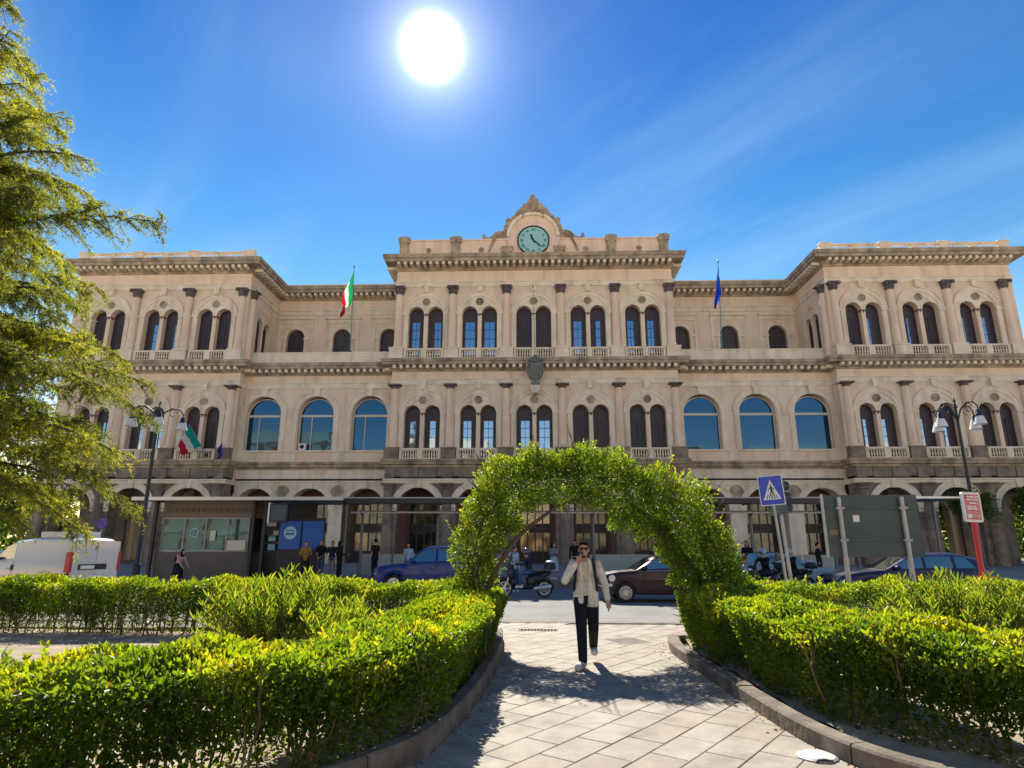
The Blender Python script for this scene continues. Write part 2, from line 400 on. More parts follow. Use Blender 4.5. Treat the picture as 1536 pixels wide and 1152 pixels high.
P(ds, 'portico_ceiling', M['stone'])
# front walls
for k in 'crl':
    a, b = ext[k]
    ops = [(c+s*LD, HW, S1, T1, HW) for c in bays[k] for s in (-1, 1)]
    P(panel(MB(), a, b, 8.3, 17.0, ops, .9, front(D)), 'first_floor_wall', M['stucco'])
    ops = [(c+s*LD, HW, S2, T2, HW) for c in bays[k] for s in (-1, 1)]
    P(panel(MB(), a, b, 17.0, 27.6, ops, .9, front(D)), 'second_floor_wall', M['stucco'])
    gy = D-.7
    if k == 'c':
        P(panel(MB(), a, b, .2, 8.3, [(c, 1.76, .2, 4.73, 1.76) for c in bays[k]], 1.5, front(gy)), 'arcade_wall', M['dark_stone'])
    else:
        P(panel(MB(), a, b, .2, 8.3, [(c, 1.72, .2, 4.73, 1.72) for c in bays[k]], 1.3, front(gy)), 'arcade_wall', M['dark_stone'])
        sx = b if k == 'r' else a; sg = -1 if k == 'r' else 1
        P(panel(MB(), D+.6, D+12, .2, 8.3, [(D+3.6, 1.7, .2, 4.73, 1.7), (D+8.8, 1.7, .2, 4.73, 1.7)], 1.2, sidex(sx, sg)), 'side_arcade_wall', M['dark_stone'])
        xa, xb = (XC+31.5, XC+WO) if k == 'r' else (XC-WO, XC-31.5)
        P(panel(MB(), xa, xb, .2, 7.3, [(c, 1.6, .2, 4.73, 1.6) for c in bays[k][1:]], 1.0, front(D+11)), 'rear_arcade_wall', M['stone'])
for sd in 'rl':
    a, b = (XC+12.75, XC+WI) if sd == 'r' else (XC-WI, XC-12.75)
    P(panel(MB(), a, b, 8.3, 17.0, [(c, 1.6, 9.95, 13.2, 1.72) for c in LW[sd]], .9, front(D+1.2)), 'first_floor_wall', M['stucco'])
    P(panel(MB(), a, b, .2, 8.3, [(c, 1.78, .2, 4.83, 1.78) for c in LW[sd]], 1.3, front(D+1.2)), 'arcade_wall', M['stone'])
    P(panel(MB(), a, b, 17.9, 27.3, [(c, .93, 18.9, 22.5, .93) for c in LW[sd]], .8, front(D+7)), 'set_back_wall', M['stucco'])
    sx = XC+WI if sd == 'r' else XC-WI; sg = 1 if sd == 'r' else -1
    P(panel(MB(), D+.01, D+7.2, 17.0, 27.6, [(D+2.6, .62, S2, T2, .62), (D+4.15, .62, S2, T2, .62)], .5, sidex(sx-sg*.004, sg)), 'wing_side_wall', M['stucco'])
    # terrace floor and its parapet
    tb = MB().box(a, b, D+1.25, D+7, 17.6, 17.92); P(tb, 'terrace_floor', M['roof'])
    pb = MB().box(a+.0, b-.0, D+1.25, D+1.6, 17.92, 19.0); pb.box(a, b, D+1.18, D+1.68, 19.0, 19.14)
    for i in range(4):
        x = a+1.7+i*(b-a-3.4)/3.; pb.box(x-.55, x+.55, D+1.19, D+1.25, 17.92, 18.98)
    P(pb, 'terrace_parapet', M['stone'])
    # band of panels below the big windows
    sb = MB()
    for i in range(4):
        x = a+.4+i*(b-a-.8)/3.; sb.box(x-.5, x+.5, D+1.12, D+1.2, 8.95, 9.8)
    sb.box(a, b, D+1.05, D+1.2, 9.78, 9.93); P(sb, 'sill_band', M['stone'])
    at = MB().box(a, b, D+6.9, D+7.5, 27.36, 28.3); at.box(a, b, D+6.84, D+7.6, 28.3, 28.4); P(at, 'roof_parapet', M['stucco'])

# cornices and mouldings that run along the whole front
def cpath(link_y, ends=D+20, pav=True):
    l, r = XC-WO, XC+WO
    return [(l, ends), (l, D), (XC-WI, D), (XC-WI, link_y), (XC-12.75, link_y), (XC-12.75, D), (XC+12.75, D), (XC+12.75, link_y), (XC+WI, link_y), (XC+WI, D), (r, D), (r, ends)]
def corn(z0, z1, out, back=-.05):
    h = z1-z0
    return [(back, z0), (.10, z0), (.12, z0+.14*h), (.20, z0+.18*h), (.20, z0+.42*h), (out*.84, z0+.46*h), (out*.86, z0+.68*h), (out*.95, z0+.72*h), (out, z0+.97*h), (back, z1)]
P(MB().sweep(cpath(D+1.2), corn(16.85, 17.9, .95)), 'middle_cornice', M['cornice'])
P(MB().sweep(cpath(D+1.2), [(-.05,15.62),(.07,15.62),(.07,16.05),(.12,16.08),(.12,16.15),(.07,16.18),(-.05,16.18)]), 'string_course', M['stone'])
wing_top = {'l': [(XC-WO, D+20), (XC-WO, D), (XC-WI, D), (XC-WI, D+7), (XC-12.75, D+7)], 'r': [(XC+12.75, D+7), (XC+WI, D+7), (XC+WI, D), (XC+WO, D), (XC+WO, D+20)]}
for k in 'lr':
    P(MB().sweep(wing_top[k], corn(26.6, 27.85, 1.2)), 'upper_cornice', M['cornice'])
    P(MB().sweep(wing_top[k], [(-.05,24.98),(.08,24.98),(.08,25.4),(.14,25.44),(.14,25.52),(.08,25.56),(-.05,25.56)]), 'string_course', M['stone'])
pav = [(XC-12.75, D+8), (XC-12.75, D), (XC+12.75, D), (XC+12.75, D+8)]
P(MB().sweep(pav, corn(26.6, 27.9, 1.2)), 'upper_cornice', M['cornice'])
P(MB().sweep(pav, [(-.05,24.98),(.08,24.98),(.08,25.4),(.14,25.44),(.14,25.52),(.08,25.56),(-.05,25.56)]), 'string_course', M['stone'])
def base_path(z):
    l, r = XC-WO, XC+WO
    return [(l, D+20), (l, D-.7), (XC-WI, D-.7), (XC-WI, D+1.2), (XC-12.75, D+1.2), (XC-12.75, D-.7), (XC+12.75, D-.7), (XC+12.75, D+1.2), (XC+WI, D+1.2), (XC+WI, D-.7), (r, D-.7), (r, D+20)]
P(MB().sweep(base_path(0), [(-.9,8.2),(.08,8.2),(.1,8.35),(.3,8.42),(.34,8.62),(.42,8.66),(.45,8.85),(-.9,8.87)]), 'balcony_cornice', M['cornice'])
P(MB().sweep(base_path(0), [(-.05,6.82),(.10,6.82),(.12,7.05),(.18,7.08),(.18,7.2),(-.05,7.24)]), 'string_course', M['stone'])
# dentils
def dentils(path, z0, z1, o0, o1, w=.26, pitch=.6):
    mb = MB()
    for (xa,ya),(xb,yb) in zip(path, path[1:]):
        a, b = Vector((xa,ya)), Vector((xb,yb)); d = (b-a); ln = d.length; d.normalize(); n_ = Vector((d.y,-d.x))
        if ln > 15 and abs(d.y) > .5: continue
        c = int((ln-.1)/pitch)
        for i in range(c+1):
            p = a+d*(ln*(i+.5)/(c+1))
            q = [p-d*w/2+n_*o0, p+d*w/2+n_*o0, p+d*w/2+n_*o1, p-d*w/2+n_*o1]
            mb.add([(v.x,v.y,z0) for v in q]+[(v.x,v.y,z1) for v in q], [(0,3,2,1),(4,5,6,7),(0,1,5,4),(1,2,6,5),(2,3,7,6),(3,0,4,7)])
    return mb
tag(P(dentils(cpath(D+1.2), 17.03, 17.31, .2, .72), 'dentil_course', M['stone']), kind='stuff')
for pt, z, o in ((wing_top['l'], 26.86, .9), (wing_top['r'], 26.86, .9), (pav, 26.88, 1.02)):
    tag(P(dentils(pt, z, z+.28, .2, o), 'dentil_course', M['stone']), kind='stuff')

# stone panels of the band over the arcade, each a piece of its own
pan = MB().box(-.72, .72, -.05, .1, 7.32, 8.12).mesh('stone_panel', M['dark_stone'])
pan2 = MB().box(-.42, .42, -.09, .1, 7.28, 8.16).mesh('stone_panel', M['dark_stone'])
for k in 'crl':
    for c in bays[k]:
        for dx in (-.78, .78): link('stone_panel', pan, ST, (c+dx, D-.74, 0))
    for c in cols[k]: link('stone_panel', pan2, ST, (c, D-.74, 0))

# columns: pedestal, shaft, dark capital
def column(h, rcap, corinth):
    m = MB(); m.lathe([(.46,0),(.46,.12),(.40,.16),(.43,.26),(.36,.32),(.35,h*.4),(.31,h-.0)], n=14); return m.mesh('column', M['stucco'], 40)
def capital(corinth):
    m = MB()
    if corinth:
        m.lathe([(.31,-.78),(.36,-.74),(.34,-.68),(.46,-.52),(.37,-.46),(.50,-.26),(.40,-.22),(.52,-.08)], n=10)
        m.box(-.52,.52,-.52,.5,-.12,0)
        for a in (-1,1):
            m.lathe([(.12,-.07),(.12,.07)], (a*.44,-.46,-.2), 8, 'y')
    else:
        m.lathe([(.31,-.40),(.37,-.36),(.33,-.30),(.34,-.2),(.50,-.10)], n=12); m.box(-.58,.58,-.55,.5,-.12,0)
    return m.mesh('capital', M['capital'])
def pedestal(h): return MB().box(-.62,.62,-.48,.2,0,h-.14).box(-.68,.68,-.54,.2,h-.14,h).box(-.66,.66,-.52,.2,0,.14).mesh('pedestal', M['stone'])
for z0, z1, cor, pm in ((8.87, 15.62, 0, 'dark_stone'), (17.9, 24.98, 1, 'stone')):
    H_ = z1-z0-1.08
    col0 = None
    pe = pedestal(1.05)
    if pm == 'dark_stone': pe.materials[0] = M['dark_stone']
    for k in 'crl':
        for x in cols[k]:
            if col0 is None:
                col0 = link('column', column(H_-(.75 if cor else .38), .5, cor), ST, (x, D-.12, z0+1.05))
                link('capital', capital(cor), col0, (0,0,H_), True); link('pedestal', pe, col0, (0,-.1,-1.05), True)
            else: copy_part(col0, (x, D-.12, z0+1.05))
# flat pilaster strips beside the corner columns
for sgn in (-1, 1):
    for z0, z1 in ((8.9, 15.6), (17.95, 24.95)):
        for x in (12.35, 27.05, 42.75): P(MB().box(XC+sgn*x-.34, XC+sgn*x+.34, D-.06, D+.1, z0, z1), 'pilaster_strip', M['stucco'])
# ground-floor half columns on the piers
gcol = None
for k in 'crl':
    for x in cols[k]:
        if gcol is None:
            gm = MB().lathe([(.52,0),(.52,.3),(.44,.36),(.43,3),(.38,6.1),(.46,6.15),(.40,6.3),(.56,6.5)], n=14); gm.box(-.6,.6,-.6,.3,6.5,6.62)
            for zz in (1.0,1.7,2.4,3.1,3.8,4.5,5.2): gm.box(-.66,.66,-.16,.2,zz,zz+.06)
            gcol = link('pier_column', gm.mesh('pier_column', M['dark_stone'], 40), ST, (x, D-.78, .2))
        else: copy_part(gcol, (x, D-.78, .2))
# arcade archivolts with keystone
arc0 = None
for k in 'crl':
    for c in bays[k]:
        if arc0 is None:
            arc0 = link('archivolt', MB().ring(0,0,1.74,2.2,-.1,.06,18,-.25).ring(0,0,2.2,2.3,-.16,.06,18).mesh('archivolt', M['stone']), ST, (c, D-.7, 4.73))
            link('keystone', MB().prism([(-.2,1.7),(.2,1.7),(.27,2.36),(-.27,2.36)], -.22, .05).mesh('keystone', M['stone']), arc0, local=True)
        else: copy_part(arc0, (c, D-.7, 4.73))
for sd in 'rl':
    for c in LW[sd]:
        copy_part(arc0, (c, D+1.2, 4.83))
    ros0 = None
    rx = sorted(LW[sd]); 
    for x in [(rx[0]+rx[1])/2, (rx[1]+rx[2])/2]:
        m = MB().lathe([(.62,0),(.62,.07),(.54,.09),(.5,.03),(.01,.03)], n=20, axis='y')
        for i in range(6):
            a = i*PI/3; m.ell((.22*math.cos(a),.03,.22*math.sin(a)), (.14,.09,.14), 8, 6)
        m.ell((0,.03,0), (.1,.12,.1), 8, 6)
        link('roundel', MB.mesh(m, 'roundel', M['cornice']), ST, (x, D+1.2-.1, 6.2))

# twin-window surrounds: archivolt on jambs, tympanum, roundel, keystone, colonnette, balustrade
def surround(zs, hgt):
    """local: x=0 bay centre, z=0 sill, springing at zs"""
    m = MB(); m.ring(0, zs, 1.68, 2.02, -.10, .02, 20, 0); m.ring(0, zs, 2.02, 2.14, -.16, .02, 20)
    for s in (-1, 1):
        m.ring(s*LD, zs, HW, HW+.1, -.09, .02, 12); m.box(s*1.9-.3, s*1.9+.3, -.15, .02, zs-.12, zs+.02)
        m.box(s*1.64-.045, s*1.64+.045, -.06, .02, 0, zs)
    n = 40; R_ = 1.685
    for i in range(n):
        xa, xb = -R_+2*R_*i/n, -R_+2*R_*(i+1)/n; q = []
        for x in (xa, xb):
            lo = zs
            for s in (-1, 1):
                t = x-s*LD
                if abs(t) < HW: lo = zs+math.sqrt(HW*HW-t*t)
            hi = zs+math.sqrt(max(0, R_*R_-x*x)); q.append((x, lo, max(hi, lo)))
        m.add([(q[0][0],-.03,q[0][1]),(q[1][0],-.03,q[1][1]),(q[1][0],-.03,q[1][2]),(q[0][0],-.03,q[0][2])], [(0,1,2,3)])
    # curved blind strips in the tympanum
    for s in (-1, 1):
        pts = [(s*(.42+.75*t), -.05, zs+1.12-.55*t*t) for t in (0,.25,.5,.75,1)]
        m.tube(pts, .035, 5)
    return m.mesh('window_surround', M['stone'])
def roundel():
    m = MB().lathe([(.36,.02),(.36,-.07),(.29,-.09),(.26,-.03),(.0,-.03)], n=18, axis='y')
    for i in range(5):
        a = PI/2+i*2*PI/5; m.ell((.11*math.cos(a),-.04,.11*math.sin(a)), (.075,.05,.075), 8, 5)
    return m.mesh('roundel', M['cornice'])
def colonnette(h): 
    return MB().lathe([(.2,0),(.2,.12),(.145,.18),(.13,h-.35)], n=10).mesh('colonnette', M['stone'], 40), MB().lathe([(.14,-.36),(.22,-.2),(.2,-.16),(.26,-.06)], n=8).box(-.26,.26,-.26,.26,-.07,0).mesh('capital', M['capital'])
BAL_PROF = [(.075,0),(.075,.06),(.04,.1),(.085,.28),(.045,.5),(.05,.56),(.075,.6),(.075,.68)]
def balustrade(w, n_, pier=True):
    m = MB(); hw = w/2
    m.box(-hw, hw, -.14, .14, 0, .12); m.box(-hw, hw, -.16, .16, .82, .98)
    if pier: m.box(-.24, .24, -.15, .15, .12, .82)
    m.box(-hw, -hw+.22, -.14, .14, .12, .82); m.box(hw-.22, hw, -.14, .14, .12, .82)
    return m
def balusters(spans, per):
    m = MB()
    for a, b in spans:
        for i in range(per):
            x = a+(b-a)*(i+.5)/per
            m.lathe([(r, z+.12) for r, z in BAL_PROF], (x,0,0), 6)
    return m
bal_me = balustrade(3.6, 6).mesh('balustrade', M['stone']); bal_b = balusters([(-1.58,-.24),(.24,1.58)], 6).mesh('balusters', M['stone'])
sur = {1: surround(T1-S1, 0), 2: surround(T2-S2, 0)}; rou = roundel()
key1 = MB().prism([(-.2,0),(.2,0),(.26,.62),(-.26,.62)], -.3, .02).box(-.32,.32,-.34,.02,.62,.74).mesh('keystone', M['stone'])
first = {}
for fl, s_, t_, zb in ((1, S1, T1, 8.87), (2, S2, T2, 17.9)):
    co, ca = colonnette(t_-s_)
    for k in 'crl':
        for c in bays[k]:
            if fl not in first:
                a = link('window_surround', sur[fl], ST, (c, D, s_)); link('roundel', rou, a, (0,-.03,t_-s_+1.17), True)
                link('keystone', key1, a, (0,-.02,t_-s_+(2.12 if fl == 1 else 2.05)), True)
                b = link('colonnette', co, ST, (c, D+.18, s_)); link('capital', ca, b, (0,0,t_-s_), True)
                d = link('balustrade', bal_me, ST, (c, D-.42, zb)); tag(link('balusters', bal_b, d, local=True), kind='stuff')
                first[fl] = (a, b, d)
            else:
                a, b, d = first[fl]; copy_part(a, (c, D, s_)); copy_part(b, (c, D+.18, s_)); copy_part(d, (c, D-.42, zb))
# window lights: glazed with side shutters, or closed shutters
def arched(hw, z0, zs, n=12):
    return [(-hw, z0)]+[(hw*math.cos(PI-PI*i/n), zs+hw*math.sin(PI*i/n)) for i in range(n+1)]+[(hw, z0)]
def make_window(h, glazed, loc, side=None, w=HW):
    """h: springing height over the sill; glazed: x range of the glass"""
    m = MB(); m.prism(arched(w, h-.55, h), .5, .56)
    m.box(-w, w, .46, .56, h-.62, h-.5)
    fo = link('window', m.mesh('window', M['shutter']), ST, loc)
    fr = MB(); fr.ring(0, h, w-.07, w, .44, .58, 12, 0); fr.box(-w, w, .44, .58, 0, .1)
    if glazed:
        a, b = glazed
        fr.box(a-.05, a+.05, .44, .58, .1, h-.6); fr.box(b-.05, b+.05, .44, .58, .1, h-.6); fr.box((a+b)/2-.02 if b-a > .6 else a, (a+b)/2+.02 if b-a > .6 else a+.02, .45, .57, .1, h-.6)
        for z in (h*.22, h*.48, h*.68): fr.box(a, b, .46, .55, z-.02, z+.02)
        link('pane', MB().box(a, b, .5, .53, .1, h-.6).mesh('pane', M['glass']), fo, local=True)
    link('frame', fr.mesh('frame', M['wframe']), fo, local=True)
    sh = MB()
    def leaf(x0, x1):
        if x1-x0 < .06: return
        sh.box(x0+.01, x1-.01, .49, .54, .1, h-.6)
        nb = max(2, int((x1-x0)/.16))
        for i in range(nb): 
            xx = x0+.02+(x1-x0-.04)*i/nb; sh.box(xx, xx+(x1-x0-.04)/nb-.025, .46, .49, .12, h-.64)
    if glazed: leaf(-w+.05, glazed[0]-.05); leaf(glazed[1]+.05, w-.05)
    else: leaf(-w+.05, -.01); leaf(.01, w-.05)
    link('shutter', sh.mesh('shutter', M['shutter']), fo, local=True)
    return fo
styles = {}
# per light, left to right: which half of the light is open glass
PAT = {(1,'c'): [(-.3,.3),(-.3,.3),(-.5,.3),(-.45,.45),(-.35,.5),(-.5,.5),None,None,None,None],
       (2,'c'): [(-.45,.3),(-.15,.5),(-.5,.45),(-.5,.5),None,None,(-.45,.35),(-.2,.3),(-.5,.15),(-.45,.2)],
       (1,'l'): [(-.1,.5),(-.2,.45),(0,.5),(-.3,.4),None,None], (2,'l'): [None,None,(-.1,.5),(.1,.5),None,None],
       (1,'r'): [(-.3,.1),(-.5,0),(-.55,-.1),(-.3,.1),None,None], (2,'r'): [None,(-.6,-.1),(-.2,.1),None,(-.3,0),(-.5,.1)]}
for fl, s_, t_ in ((1, S1, T1), (2, S2, T2)):
    for k in 'crl':
        bl = sorted(bays[k]) if k != 'l' else sorted(bays[k])
        i = 0
        pt = PAT[(fl,k)]
        for c in bl:
            for s in (-1, 1):
                g = pt[i]; i += 1; key = (fl, g); loc = (c+s*LD, D+.1, s_)
                if key in styles: copy_part(styles[key], loc)
                else: styles[key] = make_window(t_-s_, g, loc)
# big tinted windows
big = None
for sd in 'lr':
    for c in sorted(LW[sd]):
        fr = MB().ring(0, 3.25, 1.5, 1.6, .5, .68, 20); fr.box(-1.6,-1.52,.5,.68,0,3.25); fr.box(1.52,1.6,.5,.68,0,3.25)
        fr.box(-1.6,1.6,.48,.7,3.1,3.32)
        if sd == 'l': fr.box(-.53,-.46,.5,.68,0,3.12)
        me_g = 'bg'
        if big is None: big = MB().prism([(-1.56,0)]+[(1.56*math.cos(PI-PI*i/20), 3.25+1.68*math.sin(PI*i/20)) for i in range(21)]+[(1.56,0)], .58, .62).mesh('pane', M['bigglass'])
        wo_ = link('window', fr.mesh('window', M['wpale']), ST, (c, D+1.2, 9.95)); link('pane', big, wo_, local=True)
        ar = MB().ring(0, 3.25, 1.7, 2.1, -.1, .02, 22, 0).ring(0, 3.25, 2.1, 2.22, -.16, .02, 22)
        link('archivolt', ar.mesh('archivolt', M['stone']), wo_, local=True)
        link('keystone', MB().prism([(-.22,0),(.22,0),(.28,.62),(-.28,.62)], -.28, .02).box(-.36,.36,-.32,.02,.62,.78).mesh('keystone', M['stone']), wo_, (0,0,4.9), True)
P(MB().sweep([(XC-WI, D+1.2), (XC-12.75, D+1.2)], [(0,12.95),(.07,12.95),(.1,13.1),(.07,13.2),(0,13.2)]), 'impost_band', M['stone'])
# (broken where the glass runs through: rebuilt as short pieces)
bpy.data.objects.remove(bpy.data.objects['impost_band'])
for sd in 'lr':
    a, b = (XC+12.75, XC+WI) if sd == 'r' else (XC-WI, XC-12.75)
    xs = [a]+[v for c in sorted(LW[sd]) for v in (c-2.14, c+2.14)]+[b]
    ib = MB()
    for i in range(0, len(xs), 2): ib.box(xs[i], xs[i+1], D+1.1, D+1.2, 12.98, 13.2)
    P(ib, 'impost_band', M['stone'])
# set-back storey windows
sb0 = None
for sd in 'lr':
    for c in LW[sd]:
        if sb0 is None:
            sb0 = link('window', MB().prism(arched(.9,0,3.6), .4, .5).mesh('window', M['shutter']), ST, (c, D+7, 18.9))
            fr = MB().ring(0,3.6,.84,.93,.36,.5,14,0); 
            for i in range(-3,4): fr.box(i*.22-.015,i*.22+.015,.37,.45,0,4.2)
            for z in (1.2,2.4,3.6): fr.box(-.88,.88,.36,.46,z-.03,z+.03)
            link('frame', fr.mesh('frame', M['wframe']), sb0, local=True)
            s = MB().ring(0,3.6,.93,1.25,-.1,.02,16,0)
            for q in (-1,1): s.box(q*1.2-.32,q*1.2+.32,-.16,.02,3.35,3.6)
            s.box(-1.75,-1.45,-.08,.02,0,5.6); s.box(1.45,1.75,-.08,.02,0,5.6); s.box(-1.75,1.75,-.07,.02,5.15,5.6); s.box(-1.85,1.85,-.22,.02,5.6,5.78)
            link('surround', s.mesh('surround', M['stone']), sb0, local=True)
        else: copy_part(sb0, (c, D+7, 18.9))
# wing side windows onto the terraces
for sg, sx in ((1, XC+WI), (-1, XC-WI)):
    xf = lambda x, z, y, sx=sx, sg=sg: (sx+sg*(y), x, z)
    m = MB().ring(D+3.375, T2, 1.45, 1.85, -.1, .02, 18, S2, xf)
    for yy in (D+2.6, D+4.15): m.ring(yy, T2, .62, .74, -.08, .02, 12, None, xf)
    P(m, 'window_surround', M['stone'])
    for yy in (D+2.6, D+4.15):
        w_ = MB().prism([(yy+p[0], S2+p[1]) for p in arched(.62,0,T2-S2)], .3, .36, xf)
        wo_ = P(w_, 'window', M['shutter'])
        link('frame', MB().ring(yy,T2,.55,.62,.25,.38,12,S2,xf).mesh('frame', M['wframe']), wo_, local=True)
    P(MB().lathe([(.15,S2),(.13,T2-.3),(.22,T2-.1),(.24,T2)], (sx+sg*.06, D+3.375, 0), 10), 'colonnette', M['stone'])
    cp = link('capital', capital(True), ST, (sx-sg*.06, D+.7, 24.98)); 
    P(MB().lathe([(.34,S2),(.3,24.2)], (sx-sg*.06, D+.7, 0), 12), 'side_column', M['stucco'])
# wing roof balustrades
for k in 'lr':
    a, b = ext[k]
    n_ = 3; seg = (b-a-.6)/n_
    for i in range(n_):
        c = a+.3+seg*(i+.5); w = seg-.9
        m = MB().box(-w/2, w/2, -.14, .14, 0, .2).box(-w/2, w/2, -.18, .18, .72, .9).box(-.3,.3,-.14,.14,.2,.72)
        o_ = link('roof_balustrade', m.mesh('roof_balustrade', M['stone']), ST, (c, D-.2, 27.85))
        bm_ = MB()
        for sgn in (-1, 1):
            for j in range(7):
                x = sgn*(.3+(w/2-.35)*(j+.5)/7); bm_.lathe([(.07,.2),(.04,.28),(.075,.42),(.04,.6),(.07,.72)], (x,0,0), 6)
        tag(link('balusters', bm_.mesh('balusters', M['stone']), o_, local=True), kind='stuff')
    for i in range(n_+1):
        c = a+.3+seg*i; pm = MB(); pm.box(c-.45, c+.45, D-.42, D+.05, 27.85, 28.72); pm.box(c-.52, c+.52, D-.48, D+.1, 28.72, 28.86); P(pm, 'roof_post', M['stone'])
    pm = MB(); sx = XC+WI+.3 if k == 'r' else XC-WI-.3
    pm.box(sx-.2, sx+.2, D+.05, D+7.5, 27.85, 28.7); pm.box(sx-.26, sx+.26, D+.05, D+7.5, 28.7, 28.84)
    P(pm, 'side_parapet', M['stone'])
rf = MB()
for k in 'crl': rf.box(ext[k][0]+.4, ext[k][1]-.4, D+.4, D+23.8, 27.7, 27.8)
P(rf, 'flat_roof', M['roof'])
# attic with piers, clock gable
at = MB(); at.box(XC-12.5, XC-2.4, D+.05, D+.75, 27.9, 29.7); at.box(XC+2.4, XC+12.5, D+.05, D+.75, 27.9, 29.7)
at.box(XC-12.7, XC-12.5+.7, D+.75, D+10, 27.9, 29.7); at.box(XC+11.8, XC+12.5, D+.75, D+10, 27.9, 29.7)
at.box(XC-12.58, XC-2.4, D-.03, D+.8, 29.7, 29.86); at.box(XC+2.4, XC+12.58, D-.03, D+.8, 29.7, 29.86)
at.box(XC-12.55, XC-2.4, D, D+.1, 27.92, 28.25); at.box(XC+2.4, XC+12.55, D, D+.1, 27.92, 28.25)
P(at, 'attic', M['stucco'])
pier0 = None
for x, w in ((-12.2,0),(-7.3,0),(7.3,0),(12.2,0),(-2.45,1),(2.45,1)):
    m = MB()
    top = 1.95 if not w else .95
    m.box(-.42,.42,-.16,.25,0,top); m.prism([(-.26,.25),(.26,.25),(.34,top-.4),(-.34,top-.4)], -.26, -.15); m.box(-.5,.5,-.3,.3,top-.4,top-.1); m.box(-.56,.56,-.34,.34,top-.1,top+.12)
    if not w: m.box(-.4,.4,-.2,.3,top+.12,top+.26)
    link('attic_pier', m.mesh('attic_pier', M['cornice']), ST, (XC+x, D, 27.9))
for x in (-9.9,-4.9,4.9,9.9):
    star = MB()
    for i in range(5):
        a = PI/2+i*2*PI/5; star.ell((XC+x+.18*math.cos(a), D+.03, 28.75+.18*math.sin(a)), (.12,.06,.12), 6, 5)
    star.ell((XC+x, D+.02, 28.75), (.12,.09,.12), 8, 5); P(star, 'attic_rosette', M['cornice'])
g = MB()
body = [(-2.35,27.92),(2.35,27.92)]+[(2.35*math.cos(PI*i/24), 30.0+2.35*math.sin(PI*i/24)) for i in range(25)]
g.prism([(XC+x,z) for x, z in body], D-.12, D+.8); P(g, 'clock_gable', M['stucco'])
P(MB().ring(XC, 30.0, 2.2, 2.5, D-.28, D+.1, 24), 'gable_moulding', M['stone'])
prof = [(2.52,30.6),(2.75,31.0),(2.6,31.35),(2.35,31.55),(2.5,31.8),(2.3,32.0),(2.12,31.85),(1.95,32.05),(1.6,32.5),(1.35,32.85),(1.1,33.1),(.95,33.2),(.95,33.45),(.72,33.5),(.66,33.35),(.56,33.6),(.5,33.95),(.36,33.85),(.3,34.0),(.22,34.3),(.08,34.42)]
crown = [(XC+x,z) for x, z in prof]+[(XC-x,z) for x, z in reversed(prof)]
inner = [(XC-2.5*math.cos(PI*i/24*1.), 30.0+2.5*math.sin(PI*i/24)) for i in range(25)]
inner = [p for p in inner if p[1] > 30.62]
cm_ = MB(); cm_.prism(crown+inner, D-.2, D+.5)
for s in (-1,1):
    for t in range(7):
        a = R(25+t*11); cm_.ell((XC+s*2.72*math.cos(a), D-.2, 30.0+2.72*math.sin(a)), (.16,.14,.16), 8, 6)
    cm_.tube([(XC+s*(.35+.55*t), D-.22, 33.0-.75*t*t) for t in (0,.3,.6,.9,1.2)], .11, 6)
    cm_.ell((XC+s*2.42,D-.05,31.75),(.2,.25,.22),8,6)
cm_.ell((XC,D-.2,33.05),(.3,.2,.42),10,8); cm_.ell((XC,D-.1,33.9),(.2,.2,.45),8,6)
for s in (-1,1): cm_.ell((XC+s*.3,D-.15,33.45),(.16,.16,.22),8,6)
P(cm_, 'gable_crest', M['cornice'])
for s in (-1,1):
    sc = MB()
    pr = [(2.5,29.86),(2.5,31.0),(2.75,30.95),(2.85,30.7),(3.2,30.75),(3.6,30.55),(3.95,30.2),(4.25,30.0),(4.5,30.05),(4.55,30.35),(4.75,30.4),(4.85,30.2),(4.85,29.86)]
    sc.prism([(XC+s*x,z) for x, z in pr], D+.0, D+.5)
    sc.tube([(XC+s*(2.75+.4*t), D-.02, 30.5-.18*t*(t-.6)) for t in (0,.6,1.2,1.8,2.4,3.0,3.6)], .12, 6)
    sc.tube([(XC+s*(3.15+.3*math.cos(a)), D-.03, 30.32+.2*math.sin(a)) for a in np.linspace(0,5.2,9)], .07, 6)
    P(sc, 'gable_scroll', M['cornice'])
# clock
M['clockface'] = mat('clock_face', (.33,.62,.60), .35, col2=(.27,.55,.54), scale=.8)
ck = link('clock', MB().lathe([(1.4,-.04),(1.46,-.12),(1.52,-.08),(1.52,.15),(1.3,.15)], n=40, axis='y', caps=False).mesh('clock', M['black'], 40), ST, (XC+.02, D-.2, 29.55))
link('clock_face', MB().lathe([(0.01,-.02),(1.4,-.02),(1.4,.05),(0.01,.05)], n=40, axis='y').mesh('clock_face', M['clockface']), ck, local=True)
def txt(s, size, m, parent, loc, rot=(PI/2,0,0), ext_=.01, name='lettering', align='CENTER', local=True):
    cu = bpy.data.curves.new('t', 'FONT'); cu.body = s; cu.size = size; cu.extrude = ext_; cu.align_x = align; cu.align_y = 'CENTER'; cu.resolution_u = 2
    ob = bpy.data.objects.new('t', cu); C.objects.link(ob)
    dg = bpy.context.evaluated_depsgraph_get(); me = bpy.data.meshes.new_from_object(ob.evaluated_get(dg))
    bpy.data.objects.remove(ob); me.materials.clear(); me.materials.append(m); me.name = name
    o = link(name, me, parent, loc, local); o.rotation_euler = rot; return o
RN = ['XII','I','II','III','IIII','V','VI','VII','VIII','IX','X','XI']
for i, s in enumerate(RN):
    a = R(30*i); txt(s, .34, M['black'], ck, (1.08*math.sin(a), -.04, 1.08*math.cos(a)), (PI/2, a, 0), name='numeral')
